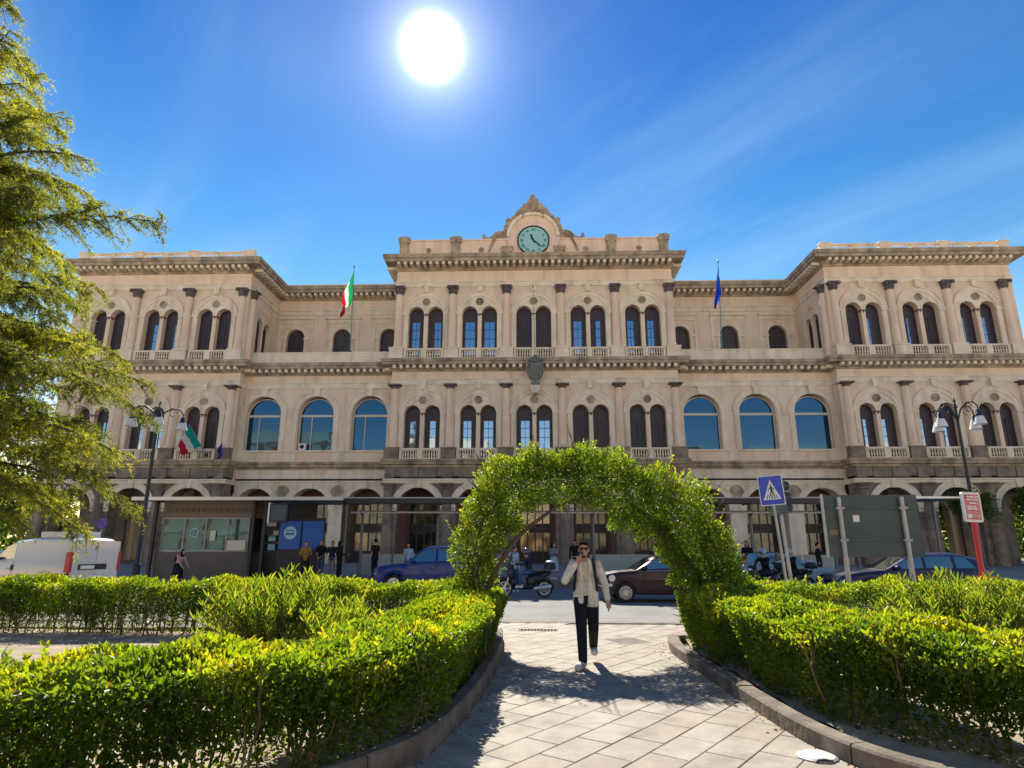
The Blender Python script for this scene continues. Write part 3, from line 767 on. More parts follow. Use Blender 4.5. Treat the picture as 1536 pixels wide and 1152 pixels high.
def hand(a, ln, w, y):
    m = MB().prism([(-w,-.28),(w,-.28),(w*1.2,ln*.75),(0,ln),(-w*1.2,ln*.75)], y, y+.03); o = link('clock_hand', m.mesh('clock_hand', M['black']), ck, local=True); o.rotation_euler = (0, a, 0)
hand(R(338), .72, .065, -.08); hand(R(132), 1.08, .05, -.12)
# coat of arms on the middle cornice
em = MB()
sh_ = [(-.62,2.3),(-.5,2.45),(0,2.35),(.5,2.45),(.62,2.3),(.6,1.3),(.45,.75),(0,.35),(-.45,.75),(-.6,1.3)]
em.prism(sh_, -.28, .1); em.prism([(x*.72, .4+(z-.4)*.8+.1) for x, z in sh_], -.36, -.28)
em.ell((0,-.36,1.4),(.2,.1,.5),10,8)
for s in (-1,1):
    em.tube([(s*.75,-.1,2.4),(s*.85,-.2,1.7),(s*.72,-.2,1.0),(s*.4,-.2,.45)], [.1,.15,.13,.08], 6); em.ell((s*.55,-.15,2.75),(.3,.2,.22),8,6)
em.box(-.6,.6,-.2,.1,2.5,2.75); em.ell((0,-.1,2.9),(.35,.22,.25),10,6); em.box(-.5,.5,-.25,.1,.05,.3)
M['emblem'] = mat('weathered_bronze', (.20,.20,.175), .7, col2=(.12,.12,.11), scale=4)
eo = link('coat_of_arms', em.mesh('coat_of_arms', M['emblem'], 50), ST, (XC+.1, D-.95, 15.3)); eo.scale = (.8,.9,.84)
link('bracket', MB().prism([(-.55,0),(.55,0),(.42,-.55),(.25,-.85),(-.25,-.85),(-.42,-.55)], -.2, .95).mesh('bracket', M['stone']), eo, local=True)
# ground floor behind the arches: pink wall, doors
gl = MB()
for c in bays['c']+LW['l']+LW['r']: pass
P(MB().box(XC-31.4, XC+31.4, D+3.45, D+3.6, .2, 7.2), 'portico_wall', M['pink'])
dr0 = None
for i, c in enumerate(sorted(bays['c']+LW['l']+LW['r'])):
    if dr0 is None:
        dr0 = link('door', MB().box(-1.35,1.35,-.12,.04,0,5.6).mesh('door', M['door']), ST, (c, D+3.42, .22))
        fr = MB()
        for x in (-1.35,-.68,0,.68,1.35): fr.box(x-.06,x+.06,-.2,-.1,0,5.6)
        for z in (.05,2.7,3.3,5.6): fr.box(-1.4,1.4,-.2,-.1,z-.06,z+.06)
        link('frame', fr.mesh('frame', M['wframe']), dr0, local=True)
        link('pane', MB().box(-1.28,1.28,-.15,-.11,3.4,5.5).box(-1.28,1.28,-.15,-.11,1.0,2.6).mesh('pane', M['greenglass']), dr0, local=True)
    else: copy_part(dr0, (c, D+3.42, .22))
mb = MB()
for c in cols['c']+[XC+s*x for s in (-1,1) for x in (17.3,22.2)]:
    P(MB().box(c-.75, c+.75, D+3.2, D+3.46, .2, 7.2), 'portico_pilaster', M['pink'])
# air conditioner in the second big window on the left
ac = link('air_conditioner', MB().box(-.3,.3,-.25,.1,0,.58).mesh('air_conditioner', M['white']), ST, (XC-20.9, D+1.55, 10.0))
link('fan', MB().lathe([(.2,-.28),(.2,-.24),(.06,-.24),(.06,-.28)], (0,0,.29), 14, 'y').mesh('fan', M['black']), ac, local=True)

# ------------------------------------------------------------------ flags and masts on the front
def flag_mesh(cols_, hoist, fly, fold=.12, seed=0, taper=.5, n=40, m=16):
    """cloth between a hoist edge (vector) and a fly direction (vector), falling in folds; bands run along the fly"""
    rg = random.Random(seed); ph = rg.random()*6; h, f = Vector(hoist), Vector(fly); vs = []
    for i in range(n+1):
        u = i/n
        for j in range(m+1):
            v = j/m; k = 1-taper*u
            p = h*(v*k)+f*u+Vector((.10*math.sin(u*5+v*4+ph)*u*f.length*.3, 0, 0))
            y = fold*(math.sin(ph+v*9+u*3)*(.25+.75*u)+.6*math.sin(v*17-u*4+ph))
            vs.append((p.x, p.y+y, p.z))
    fs = []; mi = []
    for i in range(n):
        for j in range(m):
            a = i*(m+1)+j; fs.append((a, a+1, a+m+2, a+m+1)); mi.append(min(len(cols_)-1, int(i/n*len(cols_))))
    me = bpy.data.meshes.new('flag'); me.from_pydata(vs, [], fs)
    for c in cols_: me.materials.append(c)
    me.polygons.foreach_set('material_index', mi); me.polygons.foreach_set('use_smooth', [True]*len(fs)); me.update(); return me
def cloth(name, c):
    m = mat(name, c, .8, spec=.2); t = m.node_tree; tr = t.nodes.new('ShaderNodeBsdfTranslucent'); tr.inputs[0].default_value = rgb(tuple(min(1, v*1.1) for v in c))
    ms = t.nodes.new('ShaderNodeMixShader'); ms.inputs[0].default_value = .45; t.links.new(t.nodes['Principled BSDF'].outputs[0], ms.inputs[1]); t.links.new(tr.outputs[0], ms.inputs[2])
    t.links.new(ms.outputs[0], t.nodes['Material Output'].inputs[0]); return m
M['fgreen'] = cloth('flag_green', (.01,.34,.10)); M['fwhite'] = cloth('flag_white', (.75,.75,.75)); M['fred'] = cloth('flag_red', (.55,.02,.04)); M['fblue'] = cloth('flag_blue', (.01,.04,.42))
M['fteal'] = cloth('flag_teal', (.01,.36,.30))
M['mast'] = mat('green_mast', (.10,.30,.24), .4, metal=.3)
def mast(name, label, base, top, r=.06):
    t = thing(name, label, 'flagpole', base); b = Vector(base); v = Vector(top)-b
    MB().tube([(0,0,0), tuple(v)], [r, r*.55], 8).build('pole', M['mast'], t, local=True)
    MB().ell(tuple(v), (.09,.09,.12), 8, 6).build('finial', M['mast'], t, local=True); MB().lathe([(.16,0),(.16,.12),(.08,.2)], n=10).build('base', M['iron'], t, local=True)
    return t
mast('flagpole', 'tall green mast on the terrace carrying the green white and red flag', (-16.95, D+1.45, 19.14), (-17.1, D+1.3, 27.8))
f = link('flag', flag_mesh([M['fgreen'],M['fwhite'],M['fred']], (.05,0,-3.6), (-.95,0,-3.3), .16, 3, .55)); f.location = (-17.12, D+1.32, 27.5)
tag(f, 'green white and red flag drooping from the tall green mast on the terrace', 'flag', 'flags on the station front')
mast('flagpole', 'tall green mast on the terrace carrying the dark blue flag', (17.45, D+1.45, 19.14), (17.72, D+1.3, 27.9))
f = link('flag', flag_mesh([M['fblue']], (.08,0,-2.7), (-.62,0,-3.1), .14, 5, .6)); f.location = (17.70, D+1.3, 27.2)
tag(f, 'dark blue flag hanging limp from the tall green mast on the terrace', 'flag', 'flags on the station front')
mast('flagpole', 'thin black pole rising in front of the middle upper window under the clock', (XC+.1, D-.75, 17.9), (XC-.05, D-.9, 24.6), .035).children[0].data.materials[0] = M['black']
t = thing('flagpole', 'short staff slanting out from the balcony by the street lamp, carrying a tricolour', 'flagpole', (-28.3, D-.75, 9.3))
MB().tube([(0,0,0),(-1.35,-.9,2.55)], .045, 8).build('pole', M['mast'], t, local=True); MB().box(-.12,.12,-.1,.1,-.15,.15).build('bracket', M['iron'], t, local=True)
f = link('flag', flag_mesh([M['fteal'],M['fwhite'],M['fred']], (.95,.6,-1.75), (-.75,0,-1.9), .1, 9, .55)); f.location = (-29.62, D-1.63, 11.8)
tag(f, 'teal green, white and red flag hanging from the short slanting staff on the balcony', 'flag', 'flags on the station front')
f = link('flag', flag_mesh([M['fblue']], (.1,0,-1.3), (-.25,0,-1.0), .08, 4, .3)); f.location = (-27.0, D-.75, 10.6)
tag(f, 'small dark blue flag draped over the balcony balustrade beside the tricolour', 'flag', 'flags on the station front')
# ------------------------------------------------------------------ blocks across the square (seen mirrored in the windows)
M['fac1'] = mat('ochre_plaster', (.70,.54,.36), .85, col2=(.62,.47,.31), scale=.3)
M['fac2'] = mat('cream_plaster', (.76,.66,.50), .85, col2=(.68,.58,.44), scale=.3)
def block(x0, x1, y0, y1, h, m, label, fl=7):
    t = thing('apartment_block', label, 'building', ((x0+x1)/2, y1, 0), 0, 'apartment blocks across the square')
    w = MB().box(x0, x1, y0, y1, 0, h); w.box(x0+8, x1-6, y0, y1-3, h, h+3.4); w.build('wall', m, t)
    b = MB()
    for i in range(1, fl+1): z = h*i/fl; b.box(x0-.4, x1+.4, y1-.2, y1+(.9 if i == fl else .35), z-.45, z)
    b.build('cornice', M['stone'], t)
    w0 = None; n = int((x1-x0)/4.2)
    for f_ in range(fl):
        for i in range(n):
            loc = (x0+(i+.5)*(x1-x0)/n, y1+.02, h*f_/fl+.9)
            if w0 is None:
                w0 = link('window', MB().box(-.65,.65,-.1,.03,0,2.1).mesh('window', M['dark']), t, loc)
            else: copy_part(w0, loc)
block(-92, -52, -75, -62, 30, M['fac1'], 'tallest ochre apartment block across the square, mirrored in the big windows')
block(-46, -6, -75, -60, 27, M['fac2'], 'cream apartment block across the square, set between the two ochre ones')
block(12, 47, -75, -60, 28, M['fac1'], 'lower ochre apartment block across the square beyond the wide avenue gap')
block(52, 110, -74, -59, 25, M['fac2'], 'long low cream apartment block at one end of the row across the square', 6)
block(-150, -97, -74, -59, 26, M['fac2'], 'long cream apartment block at the tall end of the row across the square', 6)

# ------------------------------------------------------------------ tram canopy and ticket kiosk
M['kioskw'] = mat('kiosk_panel', (.13,.11,.10), .6, col2=(.10,.085,.08), scale=2)
M['kioskb'] = mat('kiosk_frieze', (.21,.16,.12), .7)
M['bluep'] = mat('blue_poster', (.012,.11,.45), .45)
M['kglass'] = glass_mat('kiosk_glass', (.005,.03,.045), .20, .02, (.07,.24,.32))
M['paper'] = mat('paper', (.7,.66,.55), .7)
M['lightmetal'] = mat('pale_metal_edge', (.66,.65,.62), .35, metal=.4)
cn = thing('canopy', 'long flat dark metal canopy on slim posts along the platform', 'canopy', (0, 31, .22))
MB().box(-8.7, 14.6, 29.6, 32.6, 3.78, 3.86).build('roof_deck', M['canopy'], cn)
MB().box(-8.75, 14.65, 29.5, 29.58, 3.86, 3.92).build('fascia', M['grey'], cn); MB().box(-8.72, 14.62, 29.58, 29.7, 3.64, 3.86).build('edge_beam', M['black'], cn)
MB().box(-8.7, 14.6, 30.3, 30.42, 3.22, 3.29).build('beam', M['grey'], cn)
MB().box(-8.7, 14.6, 31.9, 32.0, 3.3, 3.42).build('beam', M['canopy'], cn)
p0 = None
for x in (-8.3, -4.6, -.9, 2.9, 6.6, 10.4, 14.2):
    if p0 is None: p0 = link('post', MB().tube([(0,0,0),(0,0,3.56)], .075, 10).box(-.16,.16,-.16,.16,0,.04).mesh('post', M['canopy'], 40), cn, (x, 31, .22)); link('bracket', MB().bar((0,-1.4,3.5),(0,.9,3.5),.08).bar((0,-.7,3.1),(0,0,2.9),.05).mesh('bracket', M['canopy']), p0, local=True)
    else: copy_part(p0, (x, 31, .22))
t = thing('canopy', 'short pale edged canopy end reaching past the big green board', 'canopy', (17, 30.5, .22))
MB().box(14.75, 19.6, 29.6, 31.8, 3.84, 3.93).build('roof_deck', M['canopy'], t); MB().prism([(14.75,3.82),(19.7,3.86),(19.7,3.93),(14.75,3.98)], 29.5, 29.6).build('fascia', M['lightmetal'], t)
for x in (15.2, 19.0): MB().tube([(x,30.9,.22),(x,30.9,3.85)], .07, 10).build('post', M['canopy'], t)
# glass barrier along the platform
M['barrier'] = mat('frosted_barrier', (.34,.45,.50), .25, col2=(.28,.39,.44), scale=1.)
t = thing('glass_barrier', 'row of pale frosted glass panels along the platform edge', 'barrier', (2, 32.4, .22))
b0 = None
for x in (-7.9,-6.2,-4.0,-2.3,3.6,5.2,6.9,8.7,10.6,12.4,14.1):
    if b0 is None:
        b0 = link('panel', MB().box(-.75,.75,-.02,.02,.12,1.05).mesh('panel', M['barrier']), t, (x, 32.4, .22))
        link('frame', MB().box(-.8,-.75,-.03,.03,0,1.1).box(.75,.8,-.03,.03,0,1.1).box(-.8,.8,-.03,.03,1.05,1.1).mesh('frame', M['grey']), b0, local=True)
    else: copy_part(b0, (x, 32.4, .22))
k = thing('ticket_kiosk', 'dark panelled ticket kiosk with strip window under a flat white edged roof', 'kiosk', (-14.5, 31, .22))
MB().box(-17.9, -13.3, 30.2, 33.2, .2, 1.42).build('lower_wall', M['kioskw'], k)
MB().box(-17.8, -13.3, 30.25, 33.2, 3.0, 3.8).build('upper_wall', M['kioskb'], k)
MB().box(-17.7, -13.3, 32.6, 33.2, 1.42, 3.0).build('rear_wall', M['dark'], k)
MB().box(-18.75, -8.8, 29.3, 33.4, 3.8, 3.88).build('roof_deck', M['canopy'], k)
MB().box(-18.8, -8.78, 29.2, 29.32, 3.76, 3.92).build('fascia', M['lightmetal'], k)
fm = link('frieze_motif', MB().cbox(-.15,0,0,.2,.03,.2).cbox(.13,0,.05,.22,.03,.1).cbox(.13,0,-.07,.22,.03,.1).mesh('frieze_motif', M['kioskw']), k, (-17.4, 30.23, 3.36))
for i in range(1, 8): copy_part(fm, (-17.4+i*.56, 30.23, 3.36))
pn0 = None
for i in range(4):
    x = -17.2+i*1.05
    if pn0 is None:
        pn0 = link('window', MB().box(-.5,.5,-.02,.02,0,1.52).mesh('window', M['kglass']), k, (x, 30.3, 1.45)); link('frame', MB().box(-.53,-.49,-.05,.03,0,1.55).box(.49,.53,-.05,.03,0,1.55).box(-.53,.53,-.045,.03,1.5,1.56).box(-.53,.53,-.045,.03,-.02,.04).mesh('frame', M['grey']), pn0, local=True)
    else: copy_part(pn0, (x, 30.3, 1.45))
MB().box(-15.35,-15.1,30.2,30.24,1.95,2.4).build('notice', M['paper'], k)
MB().box(-14.5,-13.6,30.21,30.25,1.5,1.95).build('notice', M['paper'], k)
M['pictogram'] = mat('pictogram_cyan', (.35,.62,.72), .5)
MB().lathe([(.22,-.01),(.22,.01),(.17,.01),(.17,-.01),(.22,-.01)], (-16.15,30.26,2.3), 20, 'y', False).build('round_logo', M['pictogram'], k)
MB().bar((-16.2,30.25,2.12),(-16.12,30.25,2.5),.05,.02).bar((-16.15,30.25,2.22),(-15.98,30.25,2.3),.05,.02).build('logo_stroke', M['pictogram'], k)
p0 = None
for x in (-18.0, -13.25, -12.7, -8.95):
    if p0 is None: p0 = link('post', MB().box(-.07,.07,-.07,.07,0,3.56).mesh('post', M['black']), k, (x, 30.0, .22))
    else: copy_part(p0, (x, 30.0, .22))
MB().box(-13.2, -10.6, 31.0, 31.15, .2, 3.7).build('rear_panel', M['black'], k)
for z, xx in ((2.75,-13.0),(2.3,-12.6)): MB().box(xx,xx+.5,30.9,30.98,z-.12,z+.12).build('notice', M['paper'], k)
for i in range(2): MB().box(-13.05,-12.3,30.86,30.9,1.5+i*.42,1.78+i*.42).build('timetable', M['kglass'], k)
for i, x in enumerate((-12.05, -10.95)):
    MB().box(x+.04,x+1.04,30.2,30.26,1.55,2.85).build('blue_poster', M['bluep'], k)
MB().lathe([(.3,-.01),(.3,.01)], (-11.5,30.18,2.3), 24, 'y').build('poster_disc', M['pictogram'], k)
for dx, w_ in ((-.15,.08),(-.05,.1),(.07,.08),(.16,.06)): MB().box(-11.5+dx-w_/2,-11.5+dx+w_/2,30.155,30.168,2.2,2.3).build('poster_stroke', M['bluep'], k)
MB().box(-11.5-.2,-11.5+.2,30.155,30.168,2.38,2.43).build('poster_stroke', M['bluep'], k)
MB().box(-12.1, -9.9, 30.28, 30.4, .2, 3.0).build('poster_back', M['black'], k)
sc = thing('display_screen', 'dark square information screen with white side hanging from the kiosk roof', 'screen', (-11.7, 29.2, 3.76))
MB().box(-12.05,-11.2,28.9,29.12,2.75,3.6).build('housing', M['black'], sc); MB().box(-11.98,-11.27,28.88,28.9,2.83,3.52).build('screen', M['teal'], sc)
MB().box(-12.13,-12.05,28.88,29.14,2.72,3.63).build('side_cover', M['white'], sc); MB().bar((-11.6,29.05,3.6),(-11.6,29.3,3.8),.06).build('hanger', M['black'], sc)

# ------------------------------------------------------------------ street lamps
def lamp_mesh_parts(t, h, arms, rz):
    MB().lathe([(.22,0),(.22,.15),(.16,.2),(.15,.9),(.19,.95),(.11,1.05),(.085,h*.5),(.055,h-.6),(.08,h-.55),(.05,h-.5),(.05,h-.1),(.1,h-.05),(.03,h+.1),(.06,h+.18),(.01,h+.32)], n=12).build('post', M['iron'], t, local=True, smooth=45)
    for i in range(arms):
        a = rz+2*PI*i/arms; c, s = math.cos(a), math.sin(a)
        pts = [(.05,h-.5),(.25,h-.15),(.55,h+.05),(.85,h+.02),(1.02,h-.15),(1.03,h-.32)]
        ar = MB().tube([(c*x,s*x,z) for x, z in pts], [.035,.033,.03,.03,.028,.025], 8)
        ar.tube([(c*(.6+.16*math.cos(q)), s*(.6+.16*math.cos(q)), h-.16+.16*math.sin(q)) for q in np.linspace(0,5.2,10)], .015, 6)
        ao = ar.build('arm', M['iron'], t, local=True)
        link('lamp_cap', MB().lathe([(.05,0),(.09,-.05),(.12,-.2),(.17,-.26)], n=12).mesh('lamp_cap', M['iron'], 40), ao, (c*1.03, s*1.03, h-.3), True)
        link('lamp_shade', MB().lathe([(.16,-.26),(.22,-.42),(.27,-.56),(.25,-.56),(.12,-.3)], n=14, caps=False).mesh('lamp_shade', M['opal'], 40), ao, (c*1.03, s*1.03, h-.3), True)
t = thing('street_lamp', 'dark iron street lamp with four white bell shades beside the ticket kiosk', 'street lamp', (-16.1, 26, .0), 0, 'four-armed iron street lamps'); lamp_mesh_parts(t, 7.45, 4, R(33)); t.scale = (.92,.92,1)
t = thing('street_lamp', 'dark iron street lamp with four white bell shades behind the red bus stop sign', 'street lamp', (16.2, 24, .0), 0, 'four-armed iron street lamps'); lamp_mesh_parts(t, 6.95, 4, R(18)); t.scale = (.82,.82,1)

# ------------------------------------------------------------------ signs at the kerb
t = thing('crossing_sign', 'blue pedestrian crossing sign with white triangle on a leaning grey post', 'road sign', (6.15, 16, 0), R(-24)); t.rotation_euler = (0, R(-3.5), R(-22))
MB().tube([(0,.06,0),(0,.06,3.5)], .035, 10).build('post', M['steel'], t, local=True)
def rrect(w, h, r, n=5):
    o = []
    for cx_, cz_, a0 in ((w-r,h-r,0),(-w+r,h-r,90),(-w+r,-h+r,180),(w-r,-h+r,270)):
        for i in range(n+1): a = R(a0+90*i/n); o.append((cx_+r*math.cos(a), cz_+r*math.sin(a)))
    return o
def plate(poly, y0, y1, dz=0): return MB().prism([(x, z+dz) for x, z in poly], y0, y1)
pl = plate(rrect(.29,.37,.04), 0, .02, 3.1).build('sign_plate', M['white'], t, local=True)
link('blue_field', plate(rrect(.27,.35,.03), -.006, .0, 3.1).mesh('blue_field', M['blue']), pl, local=True)
link('white_triangle', MB().prism([(-.21,2.87),(.21,2.87),(0,3.36)], -.012, -.006).mesh('white_triangle', M['white']), pl, local=True)
wk = MB(); 
for i in range(5):
    x = -.13+.065*i; wk.prism([(x-.012,2.89),(x+.012,2.89),(x*.7+.008,2.99),(x*.7-.008,2.99)], -.016, -.012)
wk.lathe([(.022,-.016),(.022,-.012)], (0,0,3.22), 12, 'y')
for q in ([(-.02,3.19),(.03,3.19),(.03,3.08),(-.015,3.08)], [(-.015,3.08),(.01,3.08),(-.04,2.95),(-.065,2.95)], [(0,3.08),(.03,3.08),(.065,2.95),(.04,2.95)], [(-.02,3.18),(-.02,3.15),(-.075,3.08),(-.085,3.1)], [(.03,3.18),(.03,3.15),(.075,3.09),(.085,3.11)]):
    wk.prism(q, -.016, -.012)
link('walking_figure', wk.mesh('walking_figure', M['black']), pl, local=True)
t = thing('traffic_light', 'dark traffic light seen from behind on top of the crossing sign post', 'traffic light', (6.35, 16.25, 0), R(-40)); t.rotation_euler = (0, R(-3.5), R(-60))
MB().tube([(0,0,0),(0,0,2.7)], .045, 10).build('post', M['steel'], t, local=True)
MB().box(-.15,.15,-.1,.1,2.55,3.4).build('housing', M['teal'], t, local=True)
for i in range(3):
    h0 = MB().lathe([(.12,.1),(.125,.34),(.115,.34),(.11,.1)], (0,0,2.7+i*.28), 14, 'y', False).build('visor', M['black'], t, local=True)
MB().box(-.2,.2,-.14,-.1,2.5,3.45).build('back_board', M['teal'], t, local=True)
t = thing('information_board', 'large dark green board seen from behind on two grey posts', 'sign board', (8.05, 15.4, 0), R(-4))
MB().box(-1.08,1.05,.06,.1,1.5,2.93).build('panel', M['teal'], t, local=True)
MB().box(-1.12,-1.08,.03,.12,1.48,2.95).build('edge', M['steel'], t, local=True)
for z in (2.62, 1.88): MB().box(-1.04,1.02,.03,.06,z-.025,z+.025).build('rail', M['teal'], t, local=True)
for x in (-.74, .68):
    p = MB().tube([(x,0,0),(x,0,2.88)], .055, 12).build('post', M['steel'], t, local=True, smooth=40)
    for z in (2.62, 1.88): link('clamp', MB().box(x-.09,x+.09,-.07,.05,z-.03,z+.03).mesh('clamp', M['grey']), p, local=True)
MB().box(-.44,-.30,.05,.06,2.3,2.46).build('sticker', M['white'], t, local=True); MB().box(-1.0,-.82,.05,.06,2.0,2.12).build('sticker', mat('faded_sticker', (.25,.2,.08), .7), t, local=True)
t = thing('bus_stop_sign', 'red bus stop sign in a white frame on a leaning red post', 'bus stop sign', (10.75, 16, 0)); t.rotation_euler = (0, R(1.0), R(14))
MB().tube([(0,.03,0),(0,.03,2.32)], [.06,.06], 12).build('post', M['red'], t, local=True, smooth=40)
MB().box(-.1,.28,-.1,.16,.9,1.05).build('post_box', M['red'], t, local=True)
pl = plate(rrect(.27,.36,.06), 0, .06, 2.68).build('sign_frame', M['white'], t, local=True)
link('red_field', plate(rrect(.215,.305,.02), -.008, 0, 2.68).mesh('red_field', mat('faded_red', (.50,.055,.06), .4, col2=(.62,.22,.2), scale=4)), pl, local=True)
for z, ws in ((2.93,(-.15,.10,.14,.18)),(2.86,(-.16,.2,.09,.06)),(2.77,(-.08,.07,.05,.1)),(2.69,(-.17,.06,.11,.12)),(2.64,(-.15,.14,.06,.09))):
    x = ws[0]
    for w_ in ws[1:]: link('print_mark', MB().box(x,x+w_*.8,-.011,-.008,z-.016,z+.016).mesh('print_mark', M['white']), pl, local=True); x += w_
for z in (2.62, 2.56, 2.5, 2.46): link('sign_line', MB().box(-.19,.19,-.011,-.008,z-.005,z+.003).mesh('sign_line', M['white']), pl, local=True)
link('timetable_note', MB().box(-.19,-.07,-.012,-.008,2.41,2.51).mesh('timetable_note', M['white']), pl, local=True)
t = thing('parking_sign', 'small round violet sign on a thin post before the arcade behind the van', 'road sign', (-23.3, 34, .2)); MB().tube([(0,.03,0),(0,.03,2.9)], .035, 8).build('post', M['steel'], t, local=True)
pp = MB().lathe([(.3,-.01),(.3,.02)], (0,0,2.65), 20, 'y').build('sign_plate', mat('violet_blue', (.14,.1,.35), .5), t, local=True); link('red_bar', MB().bar((-.19,-.015,2.84),(.19,-.015,2.46),.06,.01).mesh('red_bar', M['red']), pp, local=True)

# ------------------------------------------------------------------ vehicles
def wheel(t, x, y, r, side, style='spoke', w=.19):
    m = MB().lathe([(r*.66,-w/2),(r*.68,-w/2-.01),(r*.6,-w/2+.03),(.01,-w/2+.03),(.01,w/2),(r*.66,w/2)], n=28, axis='y')
    o = m.build('wheel', M['black'] if style == 'spoke' else M['alloy'], t, (x, y, r), 40, True)
    if side > 0: o.rotation_euler = (0,0,PI)
    link('tyre', MB().lathe([(r*.66,-w/2),(r*.8,-w/2-.012),(r*.95,-w/2+.005),(r,-w/2+.04),(r,w/2-.04),(r*.95,w/2),(r*.66,w/2)], n=28, axis='y', caps=False).mesh('tyre', M['rubber'], 50), o, local=True)
    sp = MB(); k = 14 if style == 'spoke' else 5
    for i in range(k):
        a = 2*PI*i/k; sp.bar((math.cos(a)*r*.18,-w/2-.005,math.sin(a)*r*.18),(math.cos(a)*r*.62,-w/2-.012,math.sin(a)*r*.62), .028 if k > 6 else .06, .02, (0,1,0))
    sp.lathe([(r*.67,-w/2-.014),(r*.6,-w/2-.016),(r*.6,-w/2+.01),(r*.67,-w/2+.01),(r*.67,-w/2-.014)], n=28, axis='y', caps=False); sp.lathe([(r*.2,-w/2-.02),(r*.2,-w/2+.01)], n=14, axis='y')
    link('rim', sp.mesh('rim', M['alloy']), o, local=True); return o
def car(name, label, loc, rz, L, Wd, belt, roof, wheels, r, paint, sides, screens, cat='car', sill=.24, tumble=.28, extra=None, style='spoke', group=None, nround=5):
    """heading local -x; s runs from the nose (0) to the tail (L)"""
    t = thing(name, label, cat, loc, rz, group)
    bs = np.array(belt); rs = np.array(roof); n = 96
    ss = np.unique(np.concatenate([np.linspace(0, L, n), [0.02,.06,.12,L-.12,L-.06,L-.02]]))
    m = MB(); rows = []
    def section(s):
        u = 2*s/L-1; w = Wd/2*(1-abs(u)**(nround*2))**(1/nround) if abs(u) < 1 else 0.; w = max(w, Wd/2*.72)
        zb = float(np.interp(s, bs[:,0], bs[:,1])); zr = max(zb+.012, float(np.interp(s, rs[:,0], rs[:,1])))
        zl = sill
        for ws in wheels:
            d = abs(s-ws); Rr = r*1.17
            if d < Rr: zl = max(zl, r+math.sqrt(Rr*Rr-d*d)*.98)
        zl = min(zl, zb-.05); g = zr-zb
        if s < .1 or s > L-.1: zl = max(zl, sill+.04)
        wr = max(.2, w*.95-tumble*g)
        return [(w*.97,zl),(w,zl+.3*(zb-zl)),(w*.995,zl+.62*(zb-zl)),(w*.955,zb-.015),(w*.94,zb+min(.03,g*.2)),(wr+.03*min(1,g*4),zr-.09*min(1,g*3)),(wr-.06*min(1,g*4)-.02,zr-.025*min(1,g*4)),(wr*.5,zr),(0,zr+.012)]
    K = 9
    for s in ss:
        h = section(s); row = [(s-L/2,-y,z) for y, z in h]+[(s-L/2,y,z) for y, z in reversed(h[:-1])]; rows.append(row)
    nn = 2*K-1; vs = [p for row in rows for p in row]
    fs = [(i*nn+k,i*nn+k+1,(i+1)*nn+k+1,(i+1)*nn+k) for i in range(len(ss)-1) for k in range(nn-1)]
    fs += [tuple(range(nn)), tuple((len(ss)-1)*nn+k for k in range(nn-1,-1,-1))]
    m.add(vs, fs); m.build('body', paint, t, smooth=38, local=True)
    MB().box(-L/2+.15, L/2-.15, -Wd/2*.86, Wd/2*.86, sill+.02, .62).build('underbody', M['black'], t, local=True)
    # glass: side windows and screens follow the body, 5 mm proud
    def skin(nm, s0, s1, ks, off, mm=M['carglass'], slant=(0,0), kk=(.08,.94)):
        st = np.linspace(s0, s1, 14); both = MB()
        for sg in (-1, 1):
            grid = []; g_ = MB() if nm == 'side_window' else both
            for s in st:
                col = []
                for q in range(ks[0], ks[1]+1):
                    f_ = (q-ks[0])/max(1,ks[1]-ks[0]); f2 = kk[0]+(kk[1]-kk[0])*f_
                    sx = s+(slant[0]*(1-(s-s0)/(s1-s0))+slant[1]*((s-s0)/(s1-s0)))*f_
                    h = section(sx)
                    a, b = h[ks[0]], h[ks[1]]
                    if ks[1]-ks[0] == 1: y, z = a[0]+(b[0]-a[0])*f2, a[1]+(b[1]-a[1])*f2
                    else: y, z = h[q]
                    col.append((sx-L/2+off[0], sg*(y+off[1]), z+off[2]))
                grid.append(col)
            c = len(grid[0]); g_.add([p for col in grid for p in col], [(i*c+j,(i+1)*c+j,(i+1)*c+j+1,i*c+j+1) for i in range(len(st)-1) for j in range(c-1)])
            if nm == 'side_window' or sg > 0: g_.build(nm, mm, t, local=True, smooth=True)
    for s0, s1, sl in sides: skin('side_window', s0, s1, (4,5), (0,.006,.004), slant=sl)
    for s0, s1, d in screens: skin('windscreen' if d < 0 else 'rear_window', s0, s1, (6,8), (.006*d,0,.007))
    for ws in wheels:
        for sg in (-1, 1): wheel(t, ws-L/2, sg*(Wd/2-.11), r, sg, style)
    def at(s, k, f_=0): h = section(s); return h[k]
    # door seams, handle, mirror, lamps, plates
    for s in (sides[0][0]+.02, sides[0][1]+.03):
        for sg in (-1, 1):
            pts = [at(s,1), at(s,2), at(s,3)]
            MB().tube([(s-L/2, sg*(y+.001), z) for y, z in pts], .008, 4).build('door_seam', M['black'], t, local=True)
    for sg in (-1, 1):
        y, z = at(sides[0][1]-.12, 2); hd = MB().ell((sides[0][1]-.15-L/2, sg*(y+.012), z+.12), (.09,.025,.018), 8, 6).build('door_handle', paint, t, local=True)
        y, z = at(sides[0][0]+.05, 4); MB().ell((sides[0][0]+.12-L/2, sg*(y+.12), z+.07), (.09,.12,.075), 10, 8).build('wing_mirror', paint, t, local=True)
        y, z = at(.12, 2); MB().ell((.14-L/2, sg*(y-.12), z+.02), (.1,.13,.09), 12, 8).build('headlight', M['chrome'], t, local=True)
        y, z = at(L-.1, 2); MB().ell((L/2-.1, sg*(y-.06), z+.05), (.08,.09,.14), 10, 8).build('tail_light', M['red'], t, local=True)
